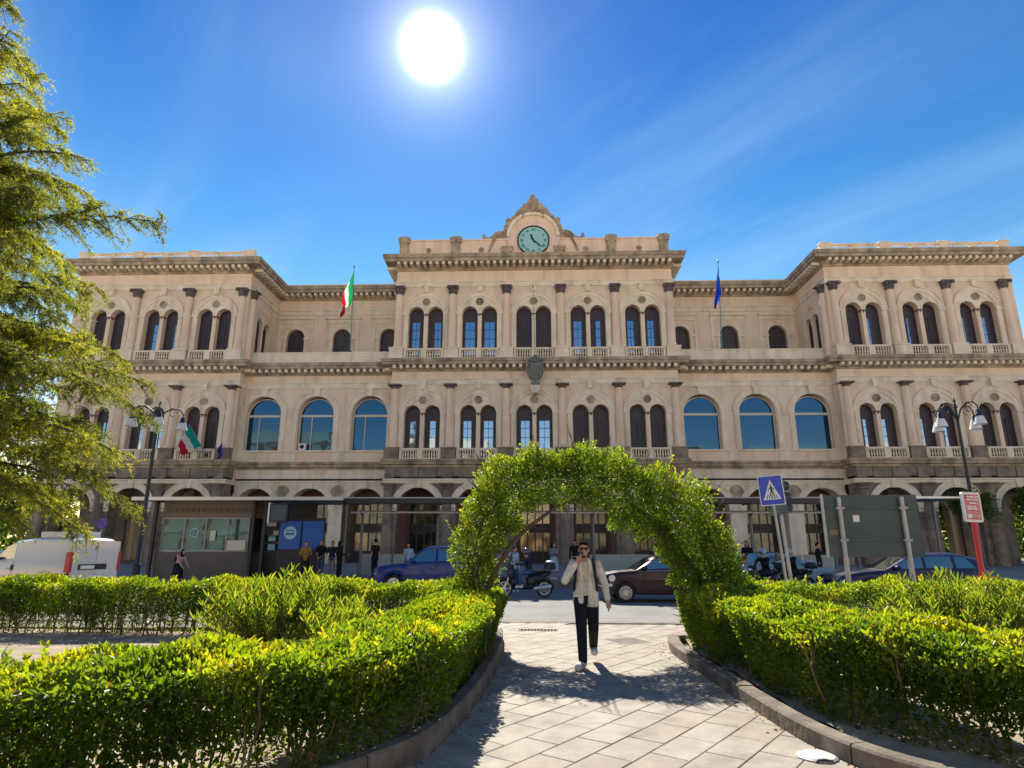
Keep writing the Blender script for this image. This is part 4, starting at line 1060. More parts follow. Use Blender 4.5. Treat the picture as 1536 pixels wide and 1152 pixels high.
    MB().box(-L/2-.03, -L/2+.1, -Wd*.36, Wd*.36, sill+.06, sill+.24).build('front_bumper', M['black'], t, local=True)
    MB().box(L/2-.1, L/2+.03, -Wd*.36, Wd*.36, sill+.06, sill+.24).build('rear_bumper', M['black'], t, local=True)
    MB().box(L/2+.0, L/2+.035, -.26, .26, .62, .73).build('number_plate', M['white'], t, local=True)
    return t, section
def paint(name, c, metal=0.): return mat(name, c, .38, metal=metal, coat=.3, spec=.35)
M['p_maroon'] = paint('maroon_paint', (.028,.003,.011)); M['p_blue'] = paint('blue_paint', (.003,.028,.19)); M['p_navy'] = paint('navy_paint', (.008,.014,.06)); M['p_white'] = mat('white_car_paint', (.62,.64,.67), .3, coat=.8); M['p_pale'] = paint('pale_blue_paint', (.25,.38,.46)); M['p_red'] = paint('dark_red_paint', (.2,.01,.02))
tt, sec = car('parked_car', 'small rounded maroon car with round headlight and multi-spoke wheels in the street', (3.98, 21.75, 0), R(2), 3.57, 1.63,
    [(0,.60),(.05,.76),(.18,.86),(.5,.92),(.95,.955),(1.4,.97),(2.6,.98),(3.3,.96),(3.5,.86),(3.57,.7)], [(0,.5),(.95,.955),(1.06,.99),(1.62,1.38),(1.9,1.485),(2.3,1.51),(2.85,1.44),(3.36,1.06),(3.57,.7)],
    (.70, 3.0), .30, M['p_maroon'], [(1.2,2.35,(.40,0)),(2.42,3.05,(0,-.18))], [(1.04,1.54,-1),(3.08,3.36,1)])
for sg in (-1, 1):
    MB().ell((-1.785+.30, sg*(sec(.30)[2][0]-.045), .735), (.115,.085,.115), 16, 12).build('headlight_glass', M['white'], tt, local=True)
    MB().ell((-1.785+.25, sg*(sec(.25)[1][0]-.04), .53), (.085,.06,.06), 14, 10).build('fog_light', M['white'], tt, local=True)
    MB().tube([(s-1.785, sg*(sec(s)[3][0]+.012), sec(s)[3][1]+.01) for s in np.linspace(1.1,3.0,9)], .012, 5).build('chrome_strip', M['chrome'], tt, local=True)
    MB().tube([(s-1.785, sg*(sec(s)[2][0]+.008), sec(s)[2][1]-.02) for s in np.linspace(1.0,2.6,9)], .008, 4).build('body_crease', M['p_maroon'], tt, local=True)
MB().bar((-1.785-.01,-.5,.38),(-1.785-.01,.5,.38),.02).build('chrome_moustache', M['chrome'], tt, local=True)
car('parked_car', 'bright blue sports utility car passing in front of the canopy', (-3.9, 25.2, 0), R(2), 4.3, 1.8,
    [(0,.7),(.08,.92),(.5,1.0),(1.1,1.06),(2.5,1.1),(4.0,1.12),(4.22,1.0),(4.3,.8)], [(0,.6),(1.1,1.06),(1.25,1.1),(1.8,1.60),(2.15,1.73),(3.5,1.75),(3.95,1.69),(4.2,1.15),(4.3,.8)],
    (.82, 3.48), .34, M['p_blue'], [(1.42,2.35,(.4,0)),(2.45,3.2,(0,0)),(3.3,3.85,(0,-.15))], [(1.25,1.9,-1),(3.98,4.18,1)], style='five')
car('parked_car', 'dark navy estate car standing behind the big green board', (12.4, 22.3, 0), R(-4), 4.75, 1.82,
    [(0,.62),(.1,.8),(.6,.9),(1.25,.96),(2.6,1.0),(4.4,1.0),(4.65,.9),(4.75,.7)], [(0,.6),(1.25,.96),(1.4,1.0),(2.1,1.42),(2.5,1.52),(3.7,1.54),(4.3,1.4),(4.65,.95),(4.75,.7)],
    (.9, 3.75), .33, M['p_navy'], [(1.65,2.6,(.42,0)),(2.7,3.5,(0,0)),(3.6,4.2,(0,-.25))], [(1.42,2.15,-1),(4.32,4.6,1)], style='five')
car('parked_car', 'pale blue hatchback half hidden behind the motorcycles', (10.4, 27.2, 0), R(180), 3.9, 1.7,
    [(0,.62),(.1,.78),(.6,.88),(1.1,.94),(2.6,.98),(3.6,.98),(3.8,.9),(3.9,.7)], [(0,.6),(1.1,.94),(1.2,.98),(1.8,1.36),(2.2,1.46),(3.0,1.45),(3.5,1.25),(3.8,.95),(3.9,.7)],
    (.8, 3.15), .31, M['p_pale'], [(1.4,2.3,(.4,0)),(2.4,3.1,(0,-.15))], [(1.25,1.85,-1),(3.45,3.75,1)], style='five')
car('parked_car', 'white saloon car parked beyond the white delivery van', (-25.6, 30.2, 0), R(-14), 4.4, 1.78,
    [(0,.62),(.1,.8),(.6,.9),(1.2,.95),(2.6,.99),(4.0,.99),(4.3,.9),(4.4,.7)], [(0,.6),(1.2,.95),(1.35,.99),(2.0,1.4),(2.4,1.48),(3.2,1.46),(3.8,1.1),(4.3,.95),(4.4,.7)],
    (.85, 3.5), .32, M['p_white'], [(1.55,2.5,(.4,0)),(2.6,3.4,(0,-.2))], [(1.38,2.05,-1),(3.45,3.85,1)], style='five')
tv, secv = car('white_van', 'white delivery van with roof unit and black rear bumper under the cedar', (-17.35, 22.6, 0), R(-16), 4.75, 1.86,
    [(0,.75),(.1,.95),(.5,1.08),(.95,1.15),(2.,1.2),(4.6,1.2),(4.72,1.15),(4.75,1.1)], [(0,.7),(.95,1.16),(1.05,1.22),(1.7,1.78),(2.0,1.9),(3.0,1.98),(4.5,1.97),(4.68,1.92),(4.75,1.84)],
    (.9, 3.7), .32, M['p_white'], [(1.25,2.1,(.45,0))], [(1.06,1.75,-1)], cat='van', tumble=.1, style='five', nround=9)
MB().box(.35,1.75,-.55,.55,1.98,2.18).build('roof_unit', M['white'], tv, local=True)
lx = 4.75/2
for s in (-.45, .45): MB().box(lx-.005, lx+.02, s-.43, s+.43, .62, 1.86).build('rear_door', M['p_white'], tv, local=True)
MB().box(lx+.015, lx+.045, -.62, .42, .92, 1.1).build('plate_recess', M['black'], tv, local=True)
MB().box(lx+.04, lx+.055, -.55, -.05, .95, 1.06).build('number_plate', M['white'], tv, local=True)
MB().box(lx-.16, lx+.06, -.9, .9, .3, .56).build('bumper_cover', M['black'], tv, local=True)
for sg in (-1, 1):
    MB().box(lx-.16, lx+.028, sg*.9-.06, sg*.9+.06, .85, 1.5).build('tall_tail_light', M['red'], tv, local=True)
    MB().box(-1.5+.6, 1.0, sg*.945-.012, sg*.945+.012, .5, .57).build('rub_strip', M['black'], tv, local=True)
    MB().box(-.28, -.22, sg*.945-.01, sg*.945+.012, .88, 1.08).build('side_handle', M['black'], tv, local=True)
MB().box(lx-.75, lx-.02, -.955, -.92, .3, .8).build('corner_cladding', M['black'], tv, local=True)

# ------------------------------------------------------------------ people
def fuse(mb, name, mats, vox, it=4):
    me = mb.mesh('tmp', mats); ob = bpy.data.objects.new('tmp', me); C.objects.link(ob)
    r = ob.modifiers.new('r', 'REMESH'); r.mode = 'VOXEL'; r.voxel_size = vox
    s = ob.modifiers.new('s', 'SMOOTH'); s.iterations = it; s.factor = .5
    dg = bpy.context.evaluated_depsgraph_get(); out = bpy.data.meshes.new_from_object(ob.evaluated_get(dg))
    bpy.data.objects.remove(ob); out.name = name
    out.materials.clear(); out.materials.append(mats); out.polygons.foreach_set('use_smooth', [True]*len(out.polygons)); out.update(); return out
M['skin'] = mat('skin', (.48,.27,.19), .55); M['hair'] = mat('dark_hair', (.012,.009,.008), .95, spec=.1); M['brownhair'] = mat('brown_hair', (.05,.028,.018), .6)
def cl(name, c, r=.85): return mat(name, c, r, col2=tuple(v*.75 for v in c), scale=9, obj=True, spec=.2)
JD = dict(shR=(-.185,0,1.43), elR=(-.235,.03,1.14), wrR=(-.235,-.05,.90), shL=(.185,0,1.43), elL=(.235,.03,1.14), wrL=(.235,-.05,.90),
          hpR=(-.09,0,.94), knR=(-.10,-.02,.52), anR=(-.10,.03,.10), hpL=(.09,0,.94), knL=(.10,-.02,.52), anL=(.10,.03,.10), head=(0,-.02,1.625), neck=(0,.01,1.50), waist=(0,0,1.05), chest=(0,.0,1.30))
def person(label, loc, rz, H=1.72, pose=None, top=None, legs=None, shoes=None, hair='short', hairm=None, sleeve='long', skirt=None, vox=.016, skin=None, fem=False, group=None, toeL=-.15, toeR=-.15, feet=True, lr=(.094,.068,.055), slim=False, tx=(0.,0.), fr=1., sr=1.):
    J = dict(JD); J.update(pose or {}); k = H/1.75
    J = {a: Vector(b)*k for a, b in J.items()}
    skin = skin or M['skin']; t = thing('person', label, 'person', loc, rz, group)
    sw = .92 if fem else 1.
    def limb(mb, p, a, b, c, ra, rb, rc): mb.cap(p[a], p[b], ra*k, rb*k); mb.cap(p[b], p[c], rb*k, rc*k)
    def hand(mb, e, w, side):
        d = (w-e).normalized(); sd = d.cross(Vector((0,1,0)));
        if sd.length < .2: sd = Vector((1,0,0))
        sd.normalize(); nrm = d.cross(sd)
        c = w+d*.055*k; mb.cap(w, c+d*.03*k, .027*k, .036*k*(.5+.5*fr), 8)
        for i in range(4):
            b = c+d*.035*k+nrm*(-.027+.018*i)*k; ln = (.062,.072,.068,.054)[i]*k
            mid = b+d*ln*.55+sd*.004*k*side; mb.cap(b, mid, .0095*k*fr, .009*k*fr, 6); mb.cap(mid, mid+d*ln*.4+sd*.014*k*side, .009*k*fr, .008*k*fr, 6)
        mb.cap(w+d*.03*k-nrm*.025*k, w+d*.085*k-nrm*.052*k, .012*k, .010*k, 6)
    b = MB(); hd = J['head']
    b.ell(hd+Vector((0,.012,.025))*k, (.074*k,.094*k,.10*k), 16, 12); b.ell(hd+Vector((0,-.028,-.055))*k, (.056*k,.060*k,.062*k), 12, 8)
    b.cap(hd+Vector((0,-.094,.012))*k, hd+Vector((0,-.112,-.022))*k, .010*k, .016*k, 8)         # nose
    b.ell(hd+Vector((0,-.086,-.062))*k, (.026*k,.012*k,.010*k), 8, 6)                           # lips
    for s in (-1, 1): b.ell(hd+Vector((s*.077,.012,-.005))*k, (.012*k,.022*k,.034*k), 8, 6); b.ell(hd+Vector((s*.032,-.078,.024))*k, (.02*k,.014*k,.012*k), 8, 6)
    b.cap(J['neck']-Vector((0,0,.06))*k, hd-Vector((0,-.01,.05))*k, .056*k*sw, .052*k*sw)
    b.ell(J['chest'], (.155*k*sw,.10*k,.2*k)); b.ell(J['waist'], (.13*k*sw,.095*k,.16*k)); b.ell((J['hpL']+J['hpR'])/2, (.16*k,.105*k,.13*k))
    for s in 'RL':
        limb(b, J, 'sh'+s, 'el'+s, 'wr'+s, .046*sw, .036*sw, .024*sw); hand(b, J['el'+s], J['wr'+s], 1 if s == 'R' else -1)
        limb(b, J, 'hp'+s, 'kn'+s, 'an'+s, .078, .052, .036)
        toe = toeR if s == 'R' else toeL
        b.cap(J['an'+s]-Vector((0,-.02,.05))*k, J['an'+s]+Vector((0,toe,-.065))*k, .034*k, .03*k)
    link('body', fuse(b, 'body', skin, vox), t, local=True)
    if legs:
        m = MB(); m.ell((J['hpL']+J['hpR'])/2+Vector((0,0,.02))*k, (.175*k,.122*k,.15*k))
        for s in 'RL': limb(m, J, 'hp'+s, 'kn'+s, 'an'+s, *lr)
        link('trousers', fuse(m, 'trousers', legs, vox), t, local=True)
    if skirt:
        m = MB().lathe([(.15*k,1.08*k),(.19*k,.95*k),(.24*k,.6*k),(.27*k,.42*k)], n=20); link('skirt', fuse(m, 'skirt', skirt, vox), t, local=True)
    if top:
        m = MB(); m.ell(J['chest']+Vector((0,0,.01))*k, (.178*k*sw,.122*k,.2*k)); m.ell(J['waist'], (.16*k*sw,.118*k,.2*k)); m.cap(J['shR']+Vector((.04,0,.0))*k, J['shL']+Vector((-.04,0,.0))*k, .06*k, .06*k)
        m.ell(J['waist']-Vector((0,0,.1))*k, (.17*k,.125*k,.13*k) if not slim else (.15*k,.105*k,.09*k))
        for s in 'RL':
            if sleeve == 'long': limb(m, J, 'sh'+s, 'el'+s, 'wr'+s, .064*sw, .052*sw, .038*sw)
            else: e = J['sh'+s]+(J['el'+s]-J['sh'+s])*.62; m.cap(J['sh'+s], e, .066*k*sw, .058*k*sw)
        link('shirt', fuse(m, 'shirt', top, vox), t, local=True)
    if shoes and feet:
        for s in 'RL':
            toe = toeR if s == 'R' else toeL
            m = MB(); a = J['an'+s]; m.cap(a+Vector((0,.035,-.055))*k, a+Vector((tx[0] if s == 'R' else tx[1],toe-.02,-.064))*k, .050*k*sr, .046*k*sr); m.cap(a+Vector((0,.02,0))*k, a+Vector((0,.0,-.05))*k, .046*k, .048*k)
            link('shoe', fuse(m, 'shoe', shoes, vox), t, local=True)
    if hair:
        m = MB(); m.ell(hd+Vector((0,.028,.045))*k, (.083*k,.098*k,.098*k), 14, 10)
        if hair == 'long':
            m.ell(hd+Vector((0,.062,-.06))*k, (.09*k,.06*k,.16*k)); m.ell(hd+Vector((0,.075,-.2))*k, (.095*k,.045*k,.14*k))
            for s in (-1, 1): m.ell(hd+Vector((s*.075,.02,-.08))*k, (.028*k,.05*k,.14*k))
        link('hair', fuse(m, 'hair', hairm or M['hair'], max(vox*.8, .008)), t, local=True)
    return t, J, k
M['c_cream'] = cl('cream_jacket', (.76,.71,.62)); M['c_beige'] = cl('beige_shirt', (.62,.55,.43)); M['c_dark'] = cl('dark_trousers', (.016,.017,.028)); M['c_navy'] = cl('navy_cloth', (.02,.026,.055)); M['c_jeans'] = cl('blue_jeans', (.055,.11,.21))
M['c_must'] = cl('mustard_knit', (.42,.24,.035)); M['c_pink'] = cl('pink_blouse', (.60,.36,.42)); M['c_lblue'] = cl('pale_blue_shirt', (.36,.52,.68)); M['c_black'] = cl('black_cloth', (.012,.012,.016)); M['shoe'] = mat('white_trainers', (.66,.64,.6), .6); M['shoeb'] = mat('black_shoes', (.015,.015,.015), .5)
M['c_grey'] = cl('grey_cloth', (.22,.22,.25)); M['strap'] = mat('black_strap', (.012,.012,.014), .7)
# the man walking towards us, phone at his ear
mp_ = dict(shR=(-.185,.0,1.425), elR=(-.305,-.10,1.19), wrR=(-.130,-.165,1.44), shL=(.185,.02,1.42), elL=(.285,.06,1.15), wrL=(.32,-.01,.915),
           hpR=(-.085,0,.95), knR=(-.075,-.13,.55), anR=(-.065,-.20,.11), hpL=(.09,.02,.95), knL=(.10,.02,.53), anL=(.10,.40,.22), head=(-.015,-.06,1.63), neck=(0,.0,1.50))
mt, J, k = person('man walking towards the arch with cream jacket, dark trousers and phone at ear', (.80, 10.08, .012), R(-4), 1.79, mp_, top=M['c_beige'], legs=M['c_dark'], shoes=M['shoe'], hair=None, vox=.0075, toeL=-.13, lr=(.106,.080,.064), slim=True, tx=(-.07,.01), fr=1.3, sr=1.2)
hd = J['head']
hm = MB(); hm.ell(hd+Vector((0,.022,.056)), (.079,.092,.078), 18, 12); hm.ell(hd+Vector((0,-.042,.104)), (.062,.045,.028), 14, 8)
link('hair', fuse(hm, 'hair', M['hair'], .007, 2), mt, local=True)
bd = MB(); bd.ell(hd+Vector((0,-.040,-.092)), (.046,.052,.030), 14, 8)
for s in (-1,1): bd.ell(hd+Vector((s*.050,-.020,-.062)), (.016,.038,.036), 10, 8)
M['stubble'] = mat('beard_stubble', (.10,.055,.038), .8); link('beard', fuse(bd, 'beard', M['stubble'], .007, 2), mt, local=True)
sg = MB()
for s in (-1,1): sg.ell(hd+Vector((s*.036,-.098,.022)), (.033,.012,.024), 14, 8)
sg.bar(hd+Vector((-.07,-.092,.034)), hd+Vector((.07,-.092,.034)), .008, .012)
for s in (-1,1): sg.bar(hd+Vector((s*.07,-.09,.03)), hd+Vector((s*.082,.02,.02)), .006, .01)
link('sunglasses', sg.mesh('sunglasses', mat('dark_lens', (.008,.008,.01), .15), 50), mt, local=True)
# open jacket: two front panels, back and sleeves grown as one cloth
jk = MB()
for s in (-1,1):
    jk.ell(J['chest']+Vector((s*.068,.010,.0)), (.124,.116,.21)); jk.ell(J['waist']+Vector((s*.080,.010,-.02)), (.116,.120,.26))
    jk.cap(J['chest']+Vector((s*.062,-.060,.1)), J['waist']+Vector((s*.078,-.082,-.17)), .038, .052)
    jk.tube([J['waist']+Vector((s*.088,.0,-.02)), J['waist']+Vector((s*.096,.0,-.12)), J['waist']+Vector((s*.100,-.002,-.235 if s > 0 else -.205))], [.100,.102,.098], 14)
jk.ell(J['chest']+Vector((0,.045,0)), (.165,.078,.21)); jk.ell(J['waist']+Vector((0,.05,-.06)), (.150,.072,.22)); jk.tube([J['waist']+Vector((0,.05,0)), J['waist']+Vector((0,.055,-.22))], [.10,.095], 14)
jk.cap(J['shR']+Vector((.045,.01,.012)), J['shL']+Vector((-.045,.01,.012)), .050, .050)
for s in 'RL':
    jk.cap(J['sh'+s], J['el'+s], .064, .060); jk.cap(J['el'+s], J['el'+s]+(J['wr'+s]-J['el'+s])*.93, .060, .046)
for s in (-1,1): jk.cap(hd+Vector((s*.052+.01,.02,-.135)), J['chest']+Vector((s*.080,-.098,.06)), .022, .026)
link('jacket', fuse(jk, 'jacket', M['c_cream'], .0085, 3), mt, local=True)
lp = MB()
for s in (-1,1):
    pts = [hd+Vector((s*.060+.01,-.030,-.145)), J['chest']+Vector((s*.082,-.108,.08)), J['chest']+Vector((s*.052,-.118,-.12))]
    lp.cap(pts[0], pts[1], .018, .026, 8); lp.cap(pts[1], pts[2], .026, .012, 8)
link('lapel', fuse(lp, 'lapel', M['c_cream'], .007, 2), mt, local=True)
for s in (-1, 1): link('pocket_flap', MB().cbox(s*.125, -.124, 1.0, .11, .012, .03).mesh('pocket_flap', M['c_cream']), mt, local=True)
w = J['wrR']; 
ph = tag(MB().bar(w+Vector((.04,-.03,.03)), w+Vector((.075,.005,.175)), .07, .011, (0,1,0)).build('phone', M['black']), 'dark phone held to the ear of the walking man', 'phone')
ph.location = mt.location; ph.rotation_euler = mt.rotation_euler
bp = thing('backpack', 'black backpack worn by the walking man in the cream jacket', 'backpack', mt.location, R(-4))
link('bag', fuse(MB().ell((0,.2,1.2), (.155,.10,.24)).ell((0,.2,1.05), (.15,.11,.16)), 'bag', M['strap'], .012), bp, local=True)
for s in (-1, 1):
    pts = [(s*.11,.14,1.45),(s*.12,.07,1.53),(s*.125,-.02,1.535),(s*.135,-.085,1.45),(s*.150,-.128,1.32),(s*.165,-.125,1.18),(s*.175,-.06,1.08),(s*.16,.1,1.02)]
    m = MB()
    for a, b in zip(pts, pts[1:]): m.bar(a, b, .045, .02, (s*.6,-1,.6))
    m.build('strap', M['strap'], bp, local=True)
# waiting group by the kiosk
GP = .22
person('woman in mustard top looking at her phone in the waiting group', (-10.4, 29.4, GP), R(20), 1.68, dict(wrR=(-.08,-.26,1.2), elR=(-.25,-.05,1.15), wrL=(.06,-.26,1.2), elL=(.25,-.05,1.15)), top=M['c_must'], legs=M['c_navy'], shoes=M['shoeb'], hair='short', hairm=M['brownhair'], fem=True)
person('woman in black tee and wide jeans, hands clasped, beside the mustard top', (-9.75, 29.6, GP), R(-5), 1.74, dict(wrR=(-.05,-.2,.98), wrL=(.05,-.2,.98)), top=M['c_black'], sleeve='short', legs=M['c_jeans'], shoes=M['shoe'], hair='long', hairm=M['brownhair'], fem=True)
person('man in dark striped tee and grey shorts standing third in the waiting group', (-9.15, 29.3, GP), R(10), 1.70, dict(wrL=(.2,-.26,1.0)), top=M['c_navy'], sleeve='short', legs=M['c_grey'], shoes=M['shoe'])
person('long haired woman dressed in black, back turned, in the waiting group', (-8.75, 29.1, GP), R(130), 1.70, dict(wrR=(-.2,-.28,1.15)), top=M['c_black'], legs=M['c_black'], shoes=M['shoe'], hair='long', fem=True)
person('man in black tee and dark trousers standing alone by a canopy post', (-7.2, 29.4, GP), R(-120), 1.80, None, top=M['c_black'], sleeve='short', legs=M['c_dark'], shoes=M['shoeb'])
person('woman in pink blouse and dark skirt bending forward before the kiosk', (-15.1, 27.3, 0), R(70), 1.62, dict(head=(0,-.22,1.55), neck=(0,-.12,1.45), chest=(0,-.08,1.28), shR=(-.18,-.1,1.4), shL=(.18,-.1,1.4), elR=(-.2,-.25,1.15), wrR=(-.18,-.42,.95), elL=(.2,-.22,1.13), wrL=(.2,-.4,.92)), top=M['c_pink'], legs=M['c_dark'], skirt=M['c_dark'], shoes=M['shoeb'], hair='long', fem=True)
t = thing('backpack', 'dark backpack on the back of the woman in pink', 'backpack', (-15.1, 27.3, 0), R(70)); link('bag', fuse(MB().ell((0,.12,1.12),(.13,.09,.2)), 'bag', M['c_navy'], .02), t, local=True)
person('person in blue shirt standing behind the blue car bonnet', (-5.9, 30.6, GP), R(0), 1.62, None, top=M['c_lblue'], legs=M['c_jeans'], shoes=M['shoeb'], hair='long', fem=True)
person('person with grey cap of hair behind the blue car roof', (-2.1, 31.5, GP), R(30), 1.72, None, top=M['c_navy'], legs=M['c_dark'], shoes=M['shoeb'], hair='short')
person('pedestrian in pale blue shirt bending past the scooter', (-.75, 25.4, 0), R(40), 1.74, dict(head=(-.05,-.14,1.58), neck=(-.02,-.08,1.47), chest=(0,-.04,1.29)), top=M['c_lblue'], legs=M['c_jeans'], shoes=M['shoe'], hair='short', hairm=M['brownhair'])
person('woman with long dark hair and pale dress near the station door', (.95, 30.3, GP), R(40), 1.66, dict(wrR=(-.06,-.25,1.25), elR=(-.25,-.05,1.15)), top=M['c_grey'], skirt=M['c_lblue'], legs=None, shoes=M['shoe'], hair='long', fem=True)
person('person with black jacket and pale blue trousers at the station door', (2.0, 31.2, GP), R(-20), 1.78, None, top=M['c_black'], legs=M['c_lblue'], shoes=M['shoe'], hair='long', fem=True)
person('woman in black carrying a handbag, waiting between the arch and the crossing sign', (9.6, 29.4, GP), R(-20), 1.72, dict(wrL=(.02,-.22,1.12), elL=(.24,-.02,1.14)), top=M['c_black'], legs=M['c_black'], shoes=M['shoeb'], hair='long', fem=True)
t = thing('handbag', 'black handbag on the arm of the woman waiting by the crossing sign', 'handbag', (9.25, 29.25, GP+.78)); link('bag', fuse(MB().ell((0,0,.16),(.2,.09,.15)), 'bag', M['strap'], .015), t, local=True); MB().tube([(.14*math.cos(a),0,.25+.22*math.sin(a)) for a in np.linspace(0,PI,9)], .012, 6).build('handle', M['strap'], t, local=True)
person('person in dark jacket resting by the platform rail behind the pale car', (12.9, 29.8, GP), R(50), 1.66, None, top=M['c_black'], legs=M['c_dark'], shoes=M['shoeb'])
person('man in black seen from behind past the red bus stop sign', (21.6, 28.0, 0), R(170), 1.80, None, top=M['c_black'], legs=M['c_black'], shoes=M['shoeb'])
person('woman in navy jacket beside the man in black past the bus stop sign', (22.5, 28.3, 0), R(190), 1.66, None, top=M['c_navy'], legs=M['c_dark'], shoes=M['shoeb'], hair='long', fem=True)
person('smallest person of the three past the bus stop sign, in navy and jeans', (23.2, 28.1, 0), R(150), 1.45, None, top=M['c_navy'], legs=M['c_jeans'], shoes=M['shoe'])

# ------------------------------------------------------------------ motor scooters and their riders
def scooter(label, loc, rz, col):
    t = thing('motor_scooter', label, 'scooter', loc, rz)
    for x, r in ((-.72,.30),(.70,.28)):
        w_ = MB().lathe([(r,-.05),(r,.05),(r*.78,.055),(r*.78,-.055),(r,-.05)], (0,0,0), 24, 'y', False).build('wheel', M['rubber'], t, (x,0,r), 50, True)
        rm = MB().lathe([(r*.78,-.03),(r*.78,.03),(r*.68,.03),(r*.68,-.03),(r*.78,-.03)], n=24, axis='y', caps=False).lathe([(.07,-.06),(.07,.06)], n=12, axis='y')
        for i in range(6): rm.bar((math.cos(i*PI/3)*.06,0,math.sin(i*PI/3)*.06),(math.cos(i*PI/3)*r*.72,0,math.sin(i*PI/3)*r*.72),.03,.03,(0,1,0))
        link('rim', rm.mesh('rim', M['alloy']), w_, local=True)
    MB().tube([(-.72,-.07,.3),(-.55,-.06,.72)], .028, 8).tube([(-.72,.07,.3),(-.55,.06,.72)], .028, 8).build('fork', M['alloy'], t, local=True)
    link('front_mudguard', fuse(MB().tube([(-.72+.34*math.cos(a),0,.3+.34*math.sin(a)) for a in np.linspace(.3,2.6,9)], .06, 8), 'front_mudguard', col, .018), t, local=True)
    f_ = MB().ell((-.50,0,.80),(.11,.2,.3)).ell((-.42,0,.5),(.1,.2,.22)).ell((-.50,0,1.02),(.13,.19,.12)); link('front_fairing', fuse(f_, 'front_fairing', col, .016), t, local=True)
    b_ = MB().ell((0,0,.34),(.42,.17,.09)).ell((.42,0,.62),(.40,.16,.15)).ell((.25,0,.52),(.2,.16,.2)).cap((.5,0,.68),(.92,0,.82),.12,.06); link('body', fuse(b_, 'body', col, .018), t, local=True)
    link('seat', fuse(MB().ell((.18,0,.80),(.30,.14,.06)).ell((.55,0,.87),(.25,.13,.06)), 'seat', M['black'], .016), t, local=True)
    MB().tube([(-.48,-.34,1.1),(-.46,-.2,1.12),(-.48,0,1.08),(-.46,.2,1.12),(-.48,.34,1.1)], .02, 8).build('handlebar', M['black'], t, local=True)
    for s in (-1,1): MB().tube([(-.47,s*.24,1.12),(-.5,s*.3,1.32)], .01, 6).ell((-.5,s*.32,1.34),(.02,.07,.045),8,6).build('mirror', M['black'], t, local=True)
    MB().ell((-.62,0,.92),(.05,.12,.07)).build('headlight', M['chrome'], t, local=True)
    MB().prism([(-.6,1.08),(-.56,1.08),(-.42,1.48),(-.45,1.48)], -.17, .17).build('windscreen', M['carglass'], t, local=True)
    link('top_case', fuse(MB().ell((.92,0,1.06),(.21,.2,.16)).cbox(.92,0,1.0,.36,.34,.14), 'top_case', M['black'], .02), t, local=True); MB().ell((.92,0,1.17),(.17,.16,.06)).build('case_lid', M['alloy'], t, local=True)
    MB().cap((.35,-.16,.3),(.85,-.2,.36),.07,.08).build('exhaust', M['alloy'], t, local=True); MB().ell((.62,-.12,.3),(.22,.06,.1)).build('engine_cover', M['alloy'], t, local=True)
    link('rear_mudguard', fuse(MB().tube([(.70+.33*math.cos(a),0,.28+.33*math.sin(a)) for a in np.linspace(-.1,1.7,8)], .05, 8), 'rear_mudguard', M['black'], .018), t, local=True)
    return t
def rider(label, loc, rz, top, legs, helmet, shoes):
    # seated on the scooter, facing local -y turned by rz
    pz = dict(head=(0,-.10,1.50), neck=(0,-.05,1.37), chest=(0,-.02,1.16), waist=(0,.02,.95), shR=(-.19,-.03,1.30), shL=(.19,-.03,1.30), elR=(-.27,-.28,1.12), elL=(.27,-.28,1.12), wrR=(-.28,-.52,1.12), wrL=(.28,-.52,1.12),
              hpR=(-.1,.05,.86), hpL=(.1,.05,.86), knR=(-.17,-.36,.80), knL=(.17,-.36,.80), anR=(-.17,-.30,.42), anL=(.17,-.30,.42))
    t, J, k = person(label, loc, rz, 1.75, pz, top=top, legs=legs, shoes=shoes, hair=None if helmet else 'short')
    if helmet:
        h = MB(); h.ell(J['head']+Vector((0,.02,.03)), (.125,.145,.135)); link('helmet', fuse(h, 'helmet', helmet, .018), t, local=True)
        MB().ell(J['head']+Vector((0,-.075,.02)), (.10,.06,.06)).build('visor', M['carglass'], t, local=True)
M['helm'] = mat('dark_helmet', (.03,.04,.06), .25, coat=1.); M['helmw'] = mat('grey_helmet', (.32,.34,.38), .3, coat=1.)
M['p_black'] = paint('black_paint', (.012,.014,.02), 0.)
scooter('dark scooter with rear top case crossing behind the walking man', (-.30, 22.9, 0), R(12), M['p_black'])
rider('scooter rider in dark jacket and blue jeans under the arch', (-.16, 22.93, 0), R(12-90), M['c_navy'], M['c_jeans'], M['helm'], M['shoe'])
scooter('black motor scooter with a rider in a pale grey helmet and navy trousers', (8.2, 23.6, 0), R(28), M['p_black'])
rider('rider in pale grey helmet, black jacket and navy trousers', (8.32, 23.66, 0), R(28-90), M['c_black'], M['c_navy'], M['helmw'], M['shoeb'])
scooter('black motor scooter between the crossing sign and the big green board', (9.5, 24.5, 0), R(15), M['p_black'])
rider('helmeted rider all in black between the crossing sign and the big green board', (9.63, 24.53, 0), R(15-90), M['c_black'], M['c_dark'], M['helmw'], M['shoeb'])
